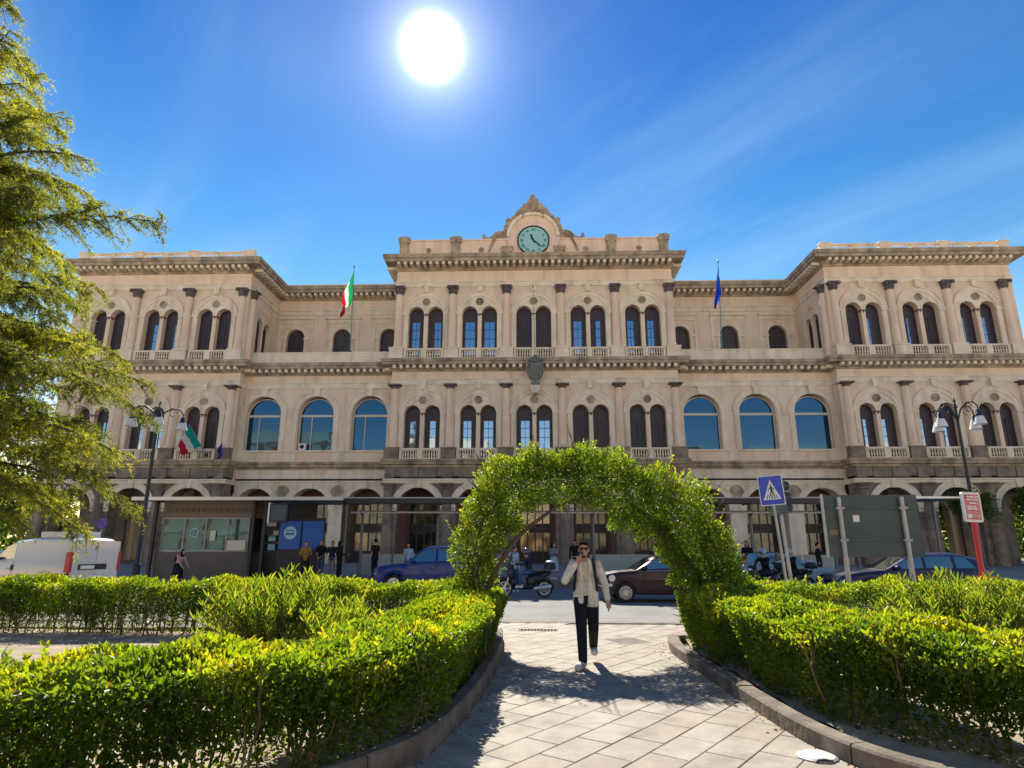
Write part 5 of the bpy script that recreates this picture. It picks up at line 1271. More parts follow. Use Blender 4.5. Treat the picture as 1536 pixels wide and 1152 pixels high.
# ------------------------------------------------------------------ paving, kerbs, soil
KL = [(-.76,12.8),(-.72,12.1),(-.70,11),(-.75,8.7),(-1.0,6.3),(-1.4,5.35),(-2.2,4.5),(-3.4,4.0),(-5.5,3.7),(-9,3.6)]
KR = [(2.66,12.35),(2.5,11.2),(2.55,9.4),(2.6,7.5),(2.7,6.3),(3.0,5.5),(3.7,4.9),(5.2,4.5),(9,4.4)]
def resample(path, step):
    P_ = [Vector(p) for p in path]; out = [P_[0].copy()]; acc = 0.
    cr_ = []
    # smooth with Catmull-Rom first
    for i in range(len(P_)-1):
        p0, p1, p2, p3 = P_[max(0,i-1)], P_[i], P_[i+1], P_[min(len(P_)-1,i+2)]
        for j in range(12):
            t = j/12; cr_.append(.5*((2*p1)+(p2-p0)*t+(2*p0-5*p1+4*p2-p3)*t*t+(3*p1-p0-3*p2+p3)*t**3))
    cr_.append(P_[-1])
    for a, b in zip(cr_, cr_[1:]):
        d = (b-a).length
        while acc+d >= step:
            r = (step-acc)/d; a = a+(b-a)*r; out.append(a.copy()); d = (b-a).length; acc = 0.
        acc += d
    out.append(cr_[-1]); return out
def kerb(name, path, side, h, w):
    """side=+1: stones lie to the left of the walking direction"""
    pts = resample(path, .09); k = MB().box(0,.001,0,.001,0,.001)
    ob = tag(MB().sweep([(p.x,p.y) for p in pts], [(-side*.03,-.02),(-side*.03,h*.6),(-side*(w-.03),h*.6),(-side*(w-.03),-.02)]).build(name, M['kerb']), kind='structure')
    n = 12; i = 0; rg = random.Random(3)
    while i < len(pts)-3:
        j = min(i+n, len(pts)-1); seg = pts[i:j+1]
        if j < len(pts)-1:
            seg = list(seg); seg[-1] = seg[-1]+(seg[-2]-seg[-1])*.14
        o = rg.uniform(-.008,.008); hh = h+rg.uniform(-.008,.008)
        prof = [(-side*o,-.02),(-side*o,hh-.035),(-side*(o+.03),hh),(-side*(w-.02),hh),(-side*w,hh-.02),(-side*w,-.02)]
        MB().sweep([(p.x,p.y) for p in seg], prof).build('kerb_stone', M['kerb'], ob, smooth=False)
        i = j
    return pts
kl = kerb('planter_kerb', KL, 1, .21, .17); kr = kerb('planter_kerb', KR, -1, .17, .20)
kerb('planter_kerb', [(-16,13.0),(-.80,12.92)], 1, .16, .18)
kerb('planter_kerb', [(2.66,12.28),(18,12.95)], 1, .16, .18)
def soil(name, pts, off, far, z):
    vs = []; n = len(pts); m = 14; rg = random.Random(5)
    for i, p in enumerate(pts):
        for j in range(m+1):
            t = (j/m)**1.5; q = Vector((p.x+off,p.y)).lerp(Vector((far, p.y if abs(far) > 12 else p.y)), t); vs.append((q.x, q.y, z+rg.uniform(-.015,.03)))
    fs = [(i*(m+1)+j, i*(m+1)+j+1, (i+1)*(m+1)+j+1, (i+1)*(m+1)+j) for i in range(n-1) for j in range(m)]
    return tag(MB().add(vs, fs).build(name, M['soil'], smooth=True), kind='structure')
soil('planting_bed', [p for p in kl if p.x > -8.9][::4], -.12, -22, .12); soil('planting_bed', [p for p in kr if p.x < 8.9][::4], .12, 24, .1)
pz = sheet('plaza_paving', -30, 30, -12, 15.5, -.004, M['joint'])
ua = R(54.2); U = Vector((math.cos(ua), math.sin(ua))); V = Vector((math.sin(ua), -math.cos(ua))); TL, TW = .62, .37
def inter(path, y): return float(np.interp(y, [p.y for p in path][::-1], [p.x for p in path][::-1]))
slabs = []
for i in range(-60, 60):
    for j in range(-60, 60):
        c = U*((i+.5*(j%2))*TL)+V*(j*TW)+Vector((.97,5.74)); x, y = c
        if y < 3.2 or y > 15.25: continue
        if y < 12.95 and not (inter(kl, max(y,3.7))-.25 < x < inter(kr, max(y,4.5))+.25): continue
        if y >= 12.95 and not (-5 < x < 7): continue
        if abs(x-.0) > .86*y+.6: continue
        slabs.append((y, x))
slabs.sort()
smesh = []; rg = random.Random(11)
for i in range(8):
    m = MB(); a, b = TL/2-.004, TW/2-.004; e = .006
    zz = [.012+rg.uniform(-.0015,.0015) for _ in range(4)]
    m.add([(-a,-b,-.02),(a,-b,-.02),(a,b,-.02),(-a,b,-.02),(-a,-b,.007),(a,-b,.007),(a,b,.007),(-a,b,.007),(-a+e,-b+e,zz[0]),(a-e,-b+e,zz[1]),(a-e,b-e,zz[2]),(-a+e,b-e,zz[3])],
          [(0,1,5,4),(1,2,6,5),(2,3,7,6),(3,0,4,7),(4,5,9,8),(5,6,10,9),(6,7,11,10),(7,4,8,11),(8,9,10,11)])
    smesh.append(m.mesh('paving_slab', [M['slab'], M['slab'], M['slab2']][i % 3]))
rest = MB()
for n_, (y, x) in enumerate(slabs):
    if n_ < 300:
        o = link('paving_slab', smesh[rg.randrange(8)], pz, (x, y, 0), True); o.rotation_euler = (0, 0, ua+(PI if rg.random() < .5 else 0))
    else:
        q = [Vector((x,y))+U*s*(TL/2-.004)+V*t_*(TW/2-.004) for s, t_ in ((-1,-1),(1,-1),(1,1),(-1,1))]
        rest.add([(p.x,p.y,.011) for p in q]+[(p.x,p.y,-.01) for p in q], [(0,1,2,3),(0,4,5,1),(1,5,6,2),(2,6,7,3),(3,7,4,0)])
if rest.v: tag(rest.build('paving_slabs', M['slab'], pz), kind='stuff')
e0 = tag(MB().box(-40,40,15.42,15.5,-.02,.006).build('edge_strip', M['kerb']), kind='structure')
es = MB().box(-.59,.59,-.15,.15,0,.016).mesh('edge_stone', M['kerb'])
for i in range(-9, 12): link('edge_stone', es, e0, (i*1.2, 15.55, 0))
# drain grate, cover, broken ground light
t = thing('drain_grate', 'long slotted drain grate in the paving by the road', 'drain grate', (.10, 14.15, .012))
MB().box(-.42,.42,-.16,.16,-.01,.004).build('frame', M['kerb'], t, local=True)
for i in range(11): MB().box(-.36+i*.07,-.325+i*.07,-.11,.11,0,.006).build('slot', M['slot'], t, local=True)
t = thing('manhole_cover', 'worn square cover set in the paving behind the man', 'manhole cover', (1.75, 12.7, .012), R(20))
MB().box(-.35,.35,-.35,.35,-.01,.004).build('frame', M['grey'], t, local=True); MB().box(-.32,.32,-.32,.32,0,.007).build('lid', M['kerb'], t, local=True)
t = thing('ground_light', 'round white broken ground light in the paving by the kerb', 'ground light', (2.40, 6.02, .012))
MB().lathe([(.165,-.01),(.165,.012),(.15,.018),(.14,.0)], n=28).build('rim', M['grey'], t, local=True, smooth=40); MB().lathe([(.15,0),(.145,.02),(.08,.042),(.01,.046)], (0,0,0), 26).build('lens', M['opal'], t, local=True, smooth=40)
MB().prism([(-.09,0),(.05,0),(.07,.02),(.0,.032),(-.06,.026)], -.155, -.135).build('broken_edge', M['black'], t, local=True)

# ------------------------------------------------------------------ foliage
def np_mesh(name, verts, faces_n, nper, m, rnd=None, smooth=False):
    """verts (k*nv,3) laid out per blade; faces_n index template of equal-length faces"""
    me = bpy.data.meshes.new(name); nv = len(verts)
    tpl = np.array(faces_n); k = nv//nper; fs = (tpl[None]+(np.arange(k)*nper)[:,None,None]).reshape(-1, tpl.shape[1])
    me.vertices.add(nv); me.vertices.foreach_set('co', np.ascontiguousarray(verts, dtype=np.float32).ravel())
    me.loops.add(fs.size); me.loops.foreach_set('vertex_index', fs.ravel().astype(np.int32))
    me.polygons.add(len(fs)); me.polygons.foreach_set('loop_start', (np.arange(len(fs))*tpl.shape[1]).astype(np.int32))
    me.materials.append(m)
    if rnd is not None:
        at = me.attributes.new('rnd', 'FLOAT', 'POINT'); at.data.foreach_set('value', np.repeat(rnd, nper).astype(np.float32))
    me.update(); me.validate(); return me
def unit(a): return a/np.maximum(1e-9, np.linalg.norm(a, axis=1, keepdims=True))
def leaves(name, P_, D_, ln, wd, rnd, m, parent, rich=True, loc=(0,0,0)):
    """P_: leaf bases, D_: directions; each blade folded along its midrib and curved"""
    n = len(P_); D_ = unit(D_); r = unit(RNG.normal(size=(n,3))); s = unit(np.cross(D_, r)); nr = np.cross(s, D_)
    ln = np.asarray(ln).reshape(-1,1)*np.ones((n,1)); wd = np.asarray(wd).reshape(-1,1)*np.ones((n,1))
    if rich:
        v = np.stack([P_, P_+D_*ln*.3+s*wd*.45+nr*wd*.18, P_+D_*ln*.68+s*wd*.40+nr*wd*.1, P_+D_*ln-nr*ln*.12, P_+D_*ln*.68-s*wd*.40+nr*wd*.1, P_+D_*ln*.3-s*wd*.45+nr*wd*.18], 1).reshape(-1,3)
        f, k = [(0,1,2,3),(0,3,4,5)], 6
    else:
        v = np.stack([P_, P_+D_*ln*.5+s*wd*.5+nr*wd*.15, P_+D_*ln, P_+D_*ln*.5-s*wd*.5+nr*wd*.15], 1).reshape(-1,3)
        f, k = [(0,1,2),(0,2,3)], 4
    me = np_mesh(name, v, f, k, m, rnd)
    return tag(link(name, me, parent, loc, True), kind='stuff')
M['hleaf'] = leaf_mat('hedge_leaf', [(0,(.026,.056,.011)),(.42,(.054,.100,.016)),(.72,(.110,.150,.018)),(.95,(.185,.188,.022)),(1,(.045,.030,.012))], .5, .36)
M['aleaf'] = leaf_mat('arch_leaf', [(0,(.028,.060,.011)),(.5,(.056,.10,.015)),(.8,(.105,.14,.018)),(1,(.175,.175,.022))], .52, .38)
M['oleaf'] = leaf_mat('oleander_leaf', [(0,(.05,.095,.02)),(.6,(.08,.13,.025)),(1,(.13,.15,.04))], .45, .35)
M['needle'] = leaf_mat('cedar_needle', [(0,(.045,.064,.024)),(.5,(.080,.104,.034)),(.8,(.120,.145,.042)),(1,(.16,.178,.05))], .5, .55)
M['tleaf'] = leaf_mat('tree_leaf', [(0,(.020,.045,.012)),(.6,(.04,.075,.016)),(1,(.075,.105,.02))], .4, .5)
def hedge(label, path, hw, h, z0, dens, ln, bare, rich=True, stems=None, top_bias=1.):
    pts = np.array([(p.x,p.y) for p in resample(path, .1)]); d = np.gradient(pts, axis=0); d /= np.linalg.norm(d,axis=1,keepdims=True); nrm = np.stack([d[:,1],-d[:,0]],1)
    L_ = .1*len(pts); t = thing('hedge', label, 'hedge', (pts[len(pts)//2][0], pts[len(pts)//2][1], z0))
    org = np.array([pts[len(pts)//2][0], pts[len(pts)//2][1], z0]); n = int(dens*L_*(2*h+2*hw))
    idx = RNG.integers(0, len(pts), n); bx = pts[idx]+d[idx]*RNG.uniform(-.05,.05,(n,1))
    ph = RNG.uniform(0,6,4)
    wob = .05*np.sin(idx*.31+ph[0])+.04*np.sin(idx*.13+ph[1])+.03*np.sin(idx*.71+ph[2])
    hh = h+wob*.9
    per = 2*h+2*hw*top_bias; u = RNG.uniform(0, per, n); side = np.where(u < h, 1, np.where(u < 2*h, -1, 0))
    zz = np.where(side == 1, u, np.where(side == -1, u-h, hh)); ww = np.where(side == 0, RNG.uniform(-hw,hw,n), side*hw)
    # bare feet: fewer leaves low down, in clumps; big holes where old stems show
    clump = .5+.5*np.sin(idx*.23+ph[3]+zz*3)*np.sin(idx*.11+ph[0]-zz*2)
    keep = (side == 0) | (RNG.uniform(0,1,n) < np.clip((zz/h-bare*.2)/bare, .30, 1)*(.55+.45*clump))
    dep = np.abs(RNG.normal(0, .075, n))*(RNG.uniform(0,1,n)**.5)*1.6
    bulge = .07*np.sin(zz*3.1+idx*.17+ph[2])+.05*np.sin(idx*.41+ph[1])
    shr = np.where(side == 0, 0, np.clip(.22-zz/h*.22, 0, .2))
    off = np.where(side == 0, ww, side*(hw-dep-shr+bulge)); z = np.where(side == 0, hh-dep*.8+.05*np.sin(ww*9+idx*.5), np.minimum(zz, hh))
    # round the top edges
    z = z-np.where(side == 0, .10*np.abs(ww/hw)**4, 0)
    P_ = np.concatenate([bx+nrm[idx]*off[:,None], z[:,None]],1)
    D_ = np.concatenate([nrm[idx]*(side*.75)[:,None], (np.where(side==0, .8, .35))[:,None]],1)+RNG.normal(0,.55,(n,3))
    ni = int(n*.22); ii = RNG.integers(0,len(pts),ni); zi = RNG.uniform(.38*h,h*.93,ni)
    PI_ = np.concatenate([pts[ii]+nrm[ii]*RNG.uniform(-hw*.75,hw*.75,(ni,1)), zi[:,None]],1); DI_ = RNG.normal(0,1,(ni,3))+np.array([0,0,.4])
    # loose shoots that stand over the clipped top
    m_ = int(L_*14); si = RNG.integers(0,len(pts),m_); sx = np.concatenate([pts[si]+nrm[si]*RNG.uniform(-hw,hw,(m_,1)), np.full((m_,1),h-.02)],1); sh = np.abs(RNG.normal(0,.055,m_))+.02
    SP = []; SD = []
    for k_ in range(9):
        f_ = k_/8; a = k_*2.4; SP.append(sx+np.array([0,0,1])*(sh*f_)[:,None]); SD.append(np.tile(np.array([math.cos(a)*.8,math.sin(a)*.8,.65+.5*f_]),(m_,1))+RNG.normal(0,.2,(m_,3)))
    keep2 = np.concatenate([keep, np.ones(m_*9+ni,bool)])
    P_ = np.concatenate([P_]+SP+[PI_]); D_ = np.concatenate([D_]+SD+[DI_]); N_ = len(P_)
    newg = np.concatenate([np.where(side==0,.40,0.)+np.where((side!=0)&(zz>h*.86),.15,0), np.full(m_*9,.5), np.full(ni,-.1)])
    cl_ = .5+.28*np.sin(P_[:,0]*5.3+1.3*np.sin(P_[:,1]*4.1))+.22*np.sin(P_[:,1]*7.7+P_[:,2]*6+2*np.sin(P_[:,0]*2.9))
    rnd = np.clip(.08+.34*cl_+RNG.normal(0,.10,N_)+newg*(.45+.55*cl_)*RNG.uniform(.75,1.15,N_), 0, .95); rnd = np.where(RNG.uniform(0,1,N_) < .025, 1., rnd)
    L__ = ln*RNG.uniform(.5,1.35,N_)
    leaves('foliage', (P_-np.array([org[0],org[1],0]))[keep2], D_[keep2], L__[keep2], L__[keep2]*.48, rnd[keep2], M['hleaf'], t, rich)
    st = MB(); rg = random.Random(len(pts))
    for i in range(int(L_*(stems or 9))):
        j = rg.randrange(len(pts)); p = Vector((*pts[j],0))+Vector((nrm[j][0],nrm[j][1],0))*rg.uniform(-hw*.8,hw*.8)-Vector((org[0],org[1],0)); r0 = rg.uniform(.006,.018)
        q = [p]; lean = Vector((rg.uniform(-.25,.25),rg.uniform(-.25,.25),1))
        for s in range(5): q.append(q[-1]+lean*h*.185+Vector((rg.uniform(-.04,.04),rg.uniform(-.04,.04),0)))
        st.tube(q, [r0*(1-.13*i_) for i_ in range(6)], 5)
        for b in range(3):
            a = q[rg.randrange(1,4)]; e = a+Vector((rg.uniform(-.2,.2),rg.uniform(-.2,.2),rg.uniform(.15,.35))); st.tube([a,(a+e)/2+Vector((rg.uniform(-.03,.03),rg.uniform(-.03,.03),0)),e],[r0*.55,r0*.45,r0*.3],4)
    tag(st.build('stems', M['twig'], t, local=True), kind='stuff')
    return t
hedge('long clipped hedge curving from the bare stemmed side of the arch to the foreground', [(-1.12,12.2),(-1.10,11),(-1.12,8.8),(-1.26,6.9),(-1.6,5.65),(-2.35,4.7),(-3.4,4.2),(-5.6,3.95),(-7.6,3.9)], .56, .86, .10, 5600, .049, .42, True, 18)
hedge('straight clipped hedge with bare stems in front of the kiosk and van', [(-13.6,12.6),(-9,12.5),(-5,12.4),(-1.4,12.3)], .45, .95, .10, 3200, .056, .35, False, 18)
hedge('thick clipped hedge curving from the leafy side of the arch past the ground light', [(3.25,11.9),(3.15,10.6),(3.18,9),(3.28,7.6),(3.5,6.5),(4.1,5.6),(5.4,5.05),(8.2,4.8)], .66, .90, .10, 5600, .049, .26, True, 14)
hedge('straight clipped hedge below the crossing sign and big green board', [(3.5,12.0),(7,12.15),(11,12.35),(15,12.5)], .45, .97, .10, 1800, .062, .5, False, 9)

# the hedge arch
AC = [(-1.08,.05,.24),(-1.08,.55,.27),(-1.08,1.1,.33),(-1.06,1.6,.42),(-.95,2.15,.54),(-.55,2.70,.62),(.1,2.98,.55),(.75,3.02,.52),(1.4,2.92,.60),(2.05,2.66,.68),(2.60,2.25,.73),(3.02,1.7,.66),(3.22,1.1,.58),(3.33,.6,.55),(3.40,.1,.52)]
AP = np.array(AC); AY = 11.95
t = thing('hedge_arch', 'leafy clipped arch over the path with bare twisted stems on one side', 'hedge arch', (1.15, AY, .1))
seg = np.linalg.norm(np.diff(AP[:,:2],axis=0),axis=1); cum = np.concatenate([[0],np.cumsum(seg)])
def arch_sample(n, lo, hi, rmin):
    s = RNG.uniform(lo*cum[-1], hi*cum[-1], n); c = np.stack([np.interp(s,cum,AP[:,k_]) for k_ in range(3)],1)
    th = RNG.uniform(0, 2*PI, n); rr = (rmin+(1-rmin)*RNG.uniform(0,1,n)**.6)
    tx = np.gradient(AP[:,0]); tz = np.gradient(AP[:,1]); tg = np.stack([np.interp(s,cum,tx),np.interp(s,cum,tz)],1); tg /= np.linalg.norm(tg,axis=1,keepdims=True)
    nx, nz_ = -tg[:,1], tg[:,0]
    lump = 1+.13*np.sin(s*4.1+np.cos(th)*2)+.10*np.sin(s*9.3+th)+.09*np.sin(th*3+s*2.2)+.08*np.sin(s*15+th*2)
    a = np.cos(th)*rr*c[:,2]*lump; b = np.sin(th)*rr*lump*(.30+.42*c[:,2])
    P_ = np.stack([c[:,0]+nx*a, AY+b, c[:,1]+nz_*a],1); O_ = np.stack([nx*np.cos(th), np.sin(th), nz_*np.cos(th)],1)
    return s, P_, O_, rr, th
n = 104000; s, P_, O_, rr, th = arch_sample(n, 0, 1, .25)
f_ = s/cum[-1]
prob = np.where(f_ < .16, .34, np.where(f_ < .26, .48, 1.)); prob *= np.where((f_ > .3)&(f_ < .6)&(O_[:,2] < -.2), .5, 1)
hole = np.sin(P_[:,0]*7+1)*np.sin(P_[:,2]*6+2)*np.sin(P_[:,1]*7); prob *= np.where(hole > .30, .25, 1)
k_ = RNG.uniform(0,1,n) < prob; P_, O_, rr, f_ = P_[k_], O_[k_], rr[k_], f_[k_]; n = len(P_)
D_ = O_*.6+np.array([0,0,.35])+RNG.normal(0,.6,(n,3)); ll = .062*RNG.uniform(.6,1.25,n)
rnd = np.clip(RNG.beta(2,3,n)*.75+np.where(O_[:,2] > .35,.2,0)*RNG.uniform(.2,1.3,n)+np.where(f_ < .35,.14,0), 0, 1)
# free shoots sticking out of the outline
m_ = 210; s2, P2, O2, r_2, _ = arch_sample(m_, .12, .97, .97); SP = []; SD = []; SR = MB()
shoot = unit(O2+np.array([0,0,.75])+RNG.normal(0,.25,(m_,3))); sl_ = np.abs(RNG.normal(0,.11,m_))+.07
keepers = (O2[:,2] > -.2); P2, shoot, sl_ = P2[keepers], shoot[keepers], sl_[keepers]; m_ = len(P2)
for q in range(12):
    g_ = q/11; SP.append(P2+shoot*(sl_*g_)[:,None]); SD.append(shoot*.5+RNG.normal(0,.55,(m_,3)))
P_ = np.concatenate([P_]+SP); D_ = np.concatenate([D_]+SD); ll = np.concatenate([ll, .06*RNG.uniform(.7,1.2,m_*12)]); rnd = np.concatenate([rnd, np.clip(RNG.uniform(.45,1,m_*12),0,1)])
leaves('foliage', P_-np.array([1.15,AY,.1]), D_, ll, ll*.46, rnd, M['aleaf'], t, False)
br = [([(-1.02,12.3,.1),(-.98,12.25,.7),(-.72,12.2,1.2),(-.42,12.2,1.75),(-.05,12.25,2.1),(.45,12.3,2.45),(1.1,12.35,2.7)], .062), ([(-1.1,12.5,.1),(-1.15,12.45,.8),(-1.1,12.4,1.5),(-.95,12.4,2.2),(-.5,12.35,2.7)], .055), ([(-.95,12.6,.1),(-1.05,12.55,.9),(-1.25,12.5,1.6),(-1.2,12.4,2.2)], .04), ([(-1.0,12.1,.1),(-.92,12.1,.6),(-1.0,12.1,1.3),(-.8,12.15,1.9),(-.55,12.2,2.4)], .035),
      ([(3.35,12.3,.1),(3.2,12.3,.7),(2.95,12.25,1.3),(2.5,12.2,1.9),(1.9,12.25,2.45),(1.3,12.3,2.75)], .06), ([(3.5,12.5,.1),(3.4,12.5,.8),(3.2,12.5,1.5),(2.9,12.45,2.2)], .05), ([(3.25,12.1,.1),(3.0,12.1,.7),(2.85,12.1,1.2),(2.55,12.1,1.6),(2.2,12.15,2.0)], .032)]
br = [([(x, y-.4, z) for x, y, z in pts], r0) for pts, r0 in br]
for pts, r0 in br:
    MB().tube(pts, [r0*(1-.65*i/(len(pts)-1)) for i in range(len(pts))], 8).build('branch', M['bark'], t, smooth=True)
tw = MB(); rg = random.Random(4)
for i in range(520):
    s, p, o, r_, _ = arch_sample(1, .02, 1, .0); p = Vector(p[0]-np.array([1.15,AY,.1])); o = Vector(o[0]); e = p+o*rg.uniform(.15,.4)+Vector((rg.uniform(-.15,.15),rg.uniform(-.15,.15),rg.uniform(-.05,.3)))
    tw.tube([p,(p+e)/2+Vector((rg.uniform(-.05,.05),rg.uniform(-.05,.05),0)),e], [.012,.008,.004], 4)
tag(tw.build('twigs', M['twig'], t, local=True), kind='stuff')

# oleanders in the beds
def oleander(label, c, h, rad, ns):
    t = thing('oleander', label, 'shrub', (c[0],c[1],.1)); st = MB(); P_ = []; D_ = []; rg = random.Random(int(c[0]*10)+50)
    for i in range(ns):
        a = rg.uniform(0,2*PI); r_ = rad*math.sqrt(rg.random()); tip = Vector((math.cos(a)*r_*1.0, math.sin(a)*r_*.7, h*rg.uniform(.55,1.0)*(1-.35*(r_/rad)**2)))
        base = Vector((math.cos(a)*.1*rad, math.sin(a)*.1*rad, 0)); mid = base.lerp(tip,.5)+Vector((0,0,.1)); st.tube([base,mid,tip],[.014,.010,.005],5)
        for w_ in range(7):
            f_ = 1-w_*.085; p = mid.lerp(tip, max(0,(f_-.5)*2)) if f_ > .5 else base.lerp(mid,f_*2)
            for q in range(4):
                b = a+w_*1.1+q*PI/2+rg.uniform(-.3,.3); P_.append(p); D_.append((math.cos(b)*.75, math.sin(b)*.75, .75+.05*(7-w_)+rg.uniform(-.25,.25)))
    n = len(P_); ll = .145*RNG.uniform(.7,1.2,n)
    leaves('foliage', np.array([tuple(p) for p in P_]), np.array(D_), ll, ll*.15, RNG.uniform(0,1,n), M['oleaf'], t, True)
    tag(st.build('stems', M['twig'], t, local=True), kind='stuff')
oleander('bushy oleander with long narrow leaves in front of the kiosk', (-3.45, 8.9), 1.35, 1.15, 130)
oleander('low spreading oleander beside the taller bushy one, kiosk side', (-2.3, 8.2), 1.0, .8, 60)
oleander('bushy oleander with long narrow leaves in front of the big green board', (6.0, 9.6), 1.32, 1.2, 130)
oleander('small oleander beside the bushy one, in front of the red bus stop sign', (7.6, 9.0), 1.05, .8, 50)

# the cedar on the left
TB = Vector((-17.9, 15.6, 0))
t = thing('cedar_tree', 'tall cedar with drooping yellow green boughs over the white van', 'tree', TB)
tr = MB(); tr.tube([TB+Vector((0,0,z))+Vector((.15*math.sin(z*.4),.1*math.cos(z*.5),0)) for z in (0,1,3,6,9,12,15,18,20.5)], [.5,.4,.36,.32,.27,.21,.15,.08,.02], 12); tr.build('trunk', M['bark'], t, smooth=True)
rg = random.Random(21); NP = []; ND = []; NR = []; TWG = MB()
LIMB = []
def spray(pts, d, sd, ln, base_r, u0=.22):
    m_ = len(pts)-1; nt_ = int(ln*11)
    for i in range(nt_):
        u = u0+(1-u0)*(i+rg.random())/nt_; k = min(m_-1, int(u*m_)); f = u*m_-k; p = pts[k].lerp(pts[k+1], f); tang = (pts[k+1]-pts[k]).normalized()
        s = 1 if rg.random() < .5 else -1; tl = rg.uniform(.35,1.15)*(1.1-.55*u)*min(1.1,ln/4.5+.3)
        td = (sd*s*rg.uniform(.3,1)+tang*rg.uniform(.2,.95)+Vector((0,0,rg.uniform(-.55,.38)))).normalized(); q = [p]
        for j in range(1,7): q.append(p+td*tl*j/6+Vector((rg.uniform(-.03,.03),rg.uniform(-.03,.03),-.36*tl*(j/6)**2)))
        TWG.tube([q[0],q[3],q[6]], [.014,.009,.003], 4)
        col = min(1, max(0, base_r+rg.uniform(-.25,.4))); nb = int(4+tl*10)
        for b in range(nb):
            g = (b+.5)/nb; kk = min(5,int(g*6)); pp = q[kk].lerp(q[kk+1], g*6-kk); t2 = (q[kk+1]-q[kk]).normalized()
            bd_ = (t2*.7+sd*rg.uniform(-.8,.8)+d*rg.uniform(-.6,.6)+Vector((0,0,rg.uniform(-.8,.45)))).normalized(); bl = rg.uniform(.10,.30)
            for w_ in range(13): NP.append(tuple(pp+bd_*bl*w_/12)); ND.append(tuple(bd_)); NR.append(col)
def bough(z, az, ln, rise, droop):
    d = Vector((math.cos(az), math.sin(az), 0)); sd = Vector((-d.y, d.x, 0)); pts = []; w1, w2 = rg.uniform(0,6), rg.uniform(.1,.35)
    for i in range(11):
        u = i/10; pts.append(TB+Vector((0,0,z+.35))+d*ln*u+Vector((0,0,1))*(rise*u-droop*u*u+w2*math.sin(u*7+w1)*u)+sd*w2*1.4*math.sin(u*5+w1)*u)
    MB().tube(pts, [.085*(1-.86*i/10)*min(1,.5+ln/8) for i in range(11)], 6).build('limb', M['bark'], t, smooth=True)
    base_r = rg.uniform(.0,.6); spray(pts, d, sd, ln*.75, base_r, .3)
    for q in range(3):
        k = rg.randrange(3,8); a2 = az+rg.choice((-1,1))*rg.uniform(.35,.9); d2 = Vector((math.cos(a2), math.sin(a2), 0)); s2 = Vector((-d2.y,d2.x,0)); l2 = ln*rg.uniform(.22,.42); r2_, dr2 = rg.uniform(-.2,.7), rg.uniform(.2,1.1)
        p2 = [pts[k]+d2*l2*i/6+Vector((0,0,r2_*i/6-dr2*(i/6)**2)) for i in range(7)]
        MB().tube(p2, [.035*(1-.85*i/6) for i in range(7)], 5).build('limb', M['bark'], t, smooth=True)
        spray(p2, d2, s2, l2*1.15, min(.7,base_r+rg.uniform(-.1,.25)), .05)
zs = []
for i in range(64):
    z = 2.9+17*(i/63)**.95; az = (i*2.39996) % (2*PI)
    env = np.interp(z, [2.5,4.5,7,9.5,12,15,18,20], [6.6,7.4,6.8,6.6,5.2,3.5,1.8,.5])
    if math.cos(az) < -.35 and math.sin(az) > -.5: continue
    bough(z, az, env*rg.uniform(.72,1.0), rg.uniform(.2,1.0), rg.uniform(.9,2.0)*env/6)
for z, az, ln, ri, dr in ((4.4,R(-8),7.9,1.2,2.1),(9.5,R(-12),7.2,1.5,1.2),(7.2,R(-6),7.0,1.6,2.6),(3.9,R(-22),6.4,.8,1.9),(8.4,R(-28),6.6,1.2,2.2),(11.5,R(-10),5.6,1.6,1.3),(5.6,R(-30),7.2,1.2,2.5),(6.2,R(12),7.2,1.,2.2),(3.4,R(6),5.8,.7,1.3),(3.0,R(-40),6.3,.8,1.4),(10.4,R(-40),5.8,1.2,1.6),(13.2,R(-20),4.4,1.3,1.2),(3.3,R(-60),6.4,.8,1.3),(4.8,R(-50),7.0,1.0,2.0),(6.9,R(-48),6.6,1.0,1.8),(14.6,R(-35),3.6,1.0,1.0),(3.9,R(22),6.9,.9,2.0),(2.9,R(-14),5.0,.7,1.0),(5.2,R(-18),7.2,1.2,2.2),(6.6,R(-20),6.8,1.3,2.2),(7.8,R(-16),6.6,1.3,2.1),(4.4,R(-34),6.8,1.0,2.0),(5.0,R(-2),6.6,1.0,1.9),(8.8,R(-36),6.2,1.2,1.9),(9.9,R(-24),6.0,1.3,1.7),(12.4,R(-30),4.8,1.2,1.4),(3.5,R(-30),6.2,.8,1.5),(4.6,R(-62),7.0,1.0,1.9),(6.0,R(-66),6.8,1.0,2.0),(7.6,R(-60),6.5,1.0,1.9),(4.2,R(-45),6.0,.9,1.6),(5.4,R(-42),6.2,1.0,1.8),(6.6,R(-36),6.2,1.1,1.9),(3.6,R(-50),5.6,.8,1.3),(4.8,R(-22),6.2,1.,1.8),(5.8,R(-8),6.4,1.1,1.9),(7.0,R(-28),6.0,1.1,1.9),(8.2,R(-50),5.8,1.1,1.7),(9.2,R(-38),5.6,1.2,1.6),(3.9,R(-70),6.2,.9,1.5),(5.2,R(-75),6.4,1.0,1.7),(2.9,R(-52),5.2,.7,1.0),(3.3,R(-34),5.4,.8,1.2),(11,R(-45),5.0,1.2,1.4),(12.6,R(-14),4.6,1.3,1.2),(14,R(-50),4.0,1.1,1.0),(15.4,R(-20),3.3,1.1,.8)):
    bough(z, az, ln, ri, dr)
NP = np.array(NP); ND = np.array(ND); n = len(NP); NR = np.array(NR)
D_ = ND*.55+RNG.normal(0,.62,(n,3)); ll = .085*RNG.uniform(.7,1.2,n)
D_ = unit(D_); r_ = unit(RNG.normal(size=(n,3))); s_ = unit(np.cross(D_, r_)); P0 = NP-np.array(TB)+RNG.normal(0,.012,(n,3))
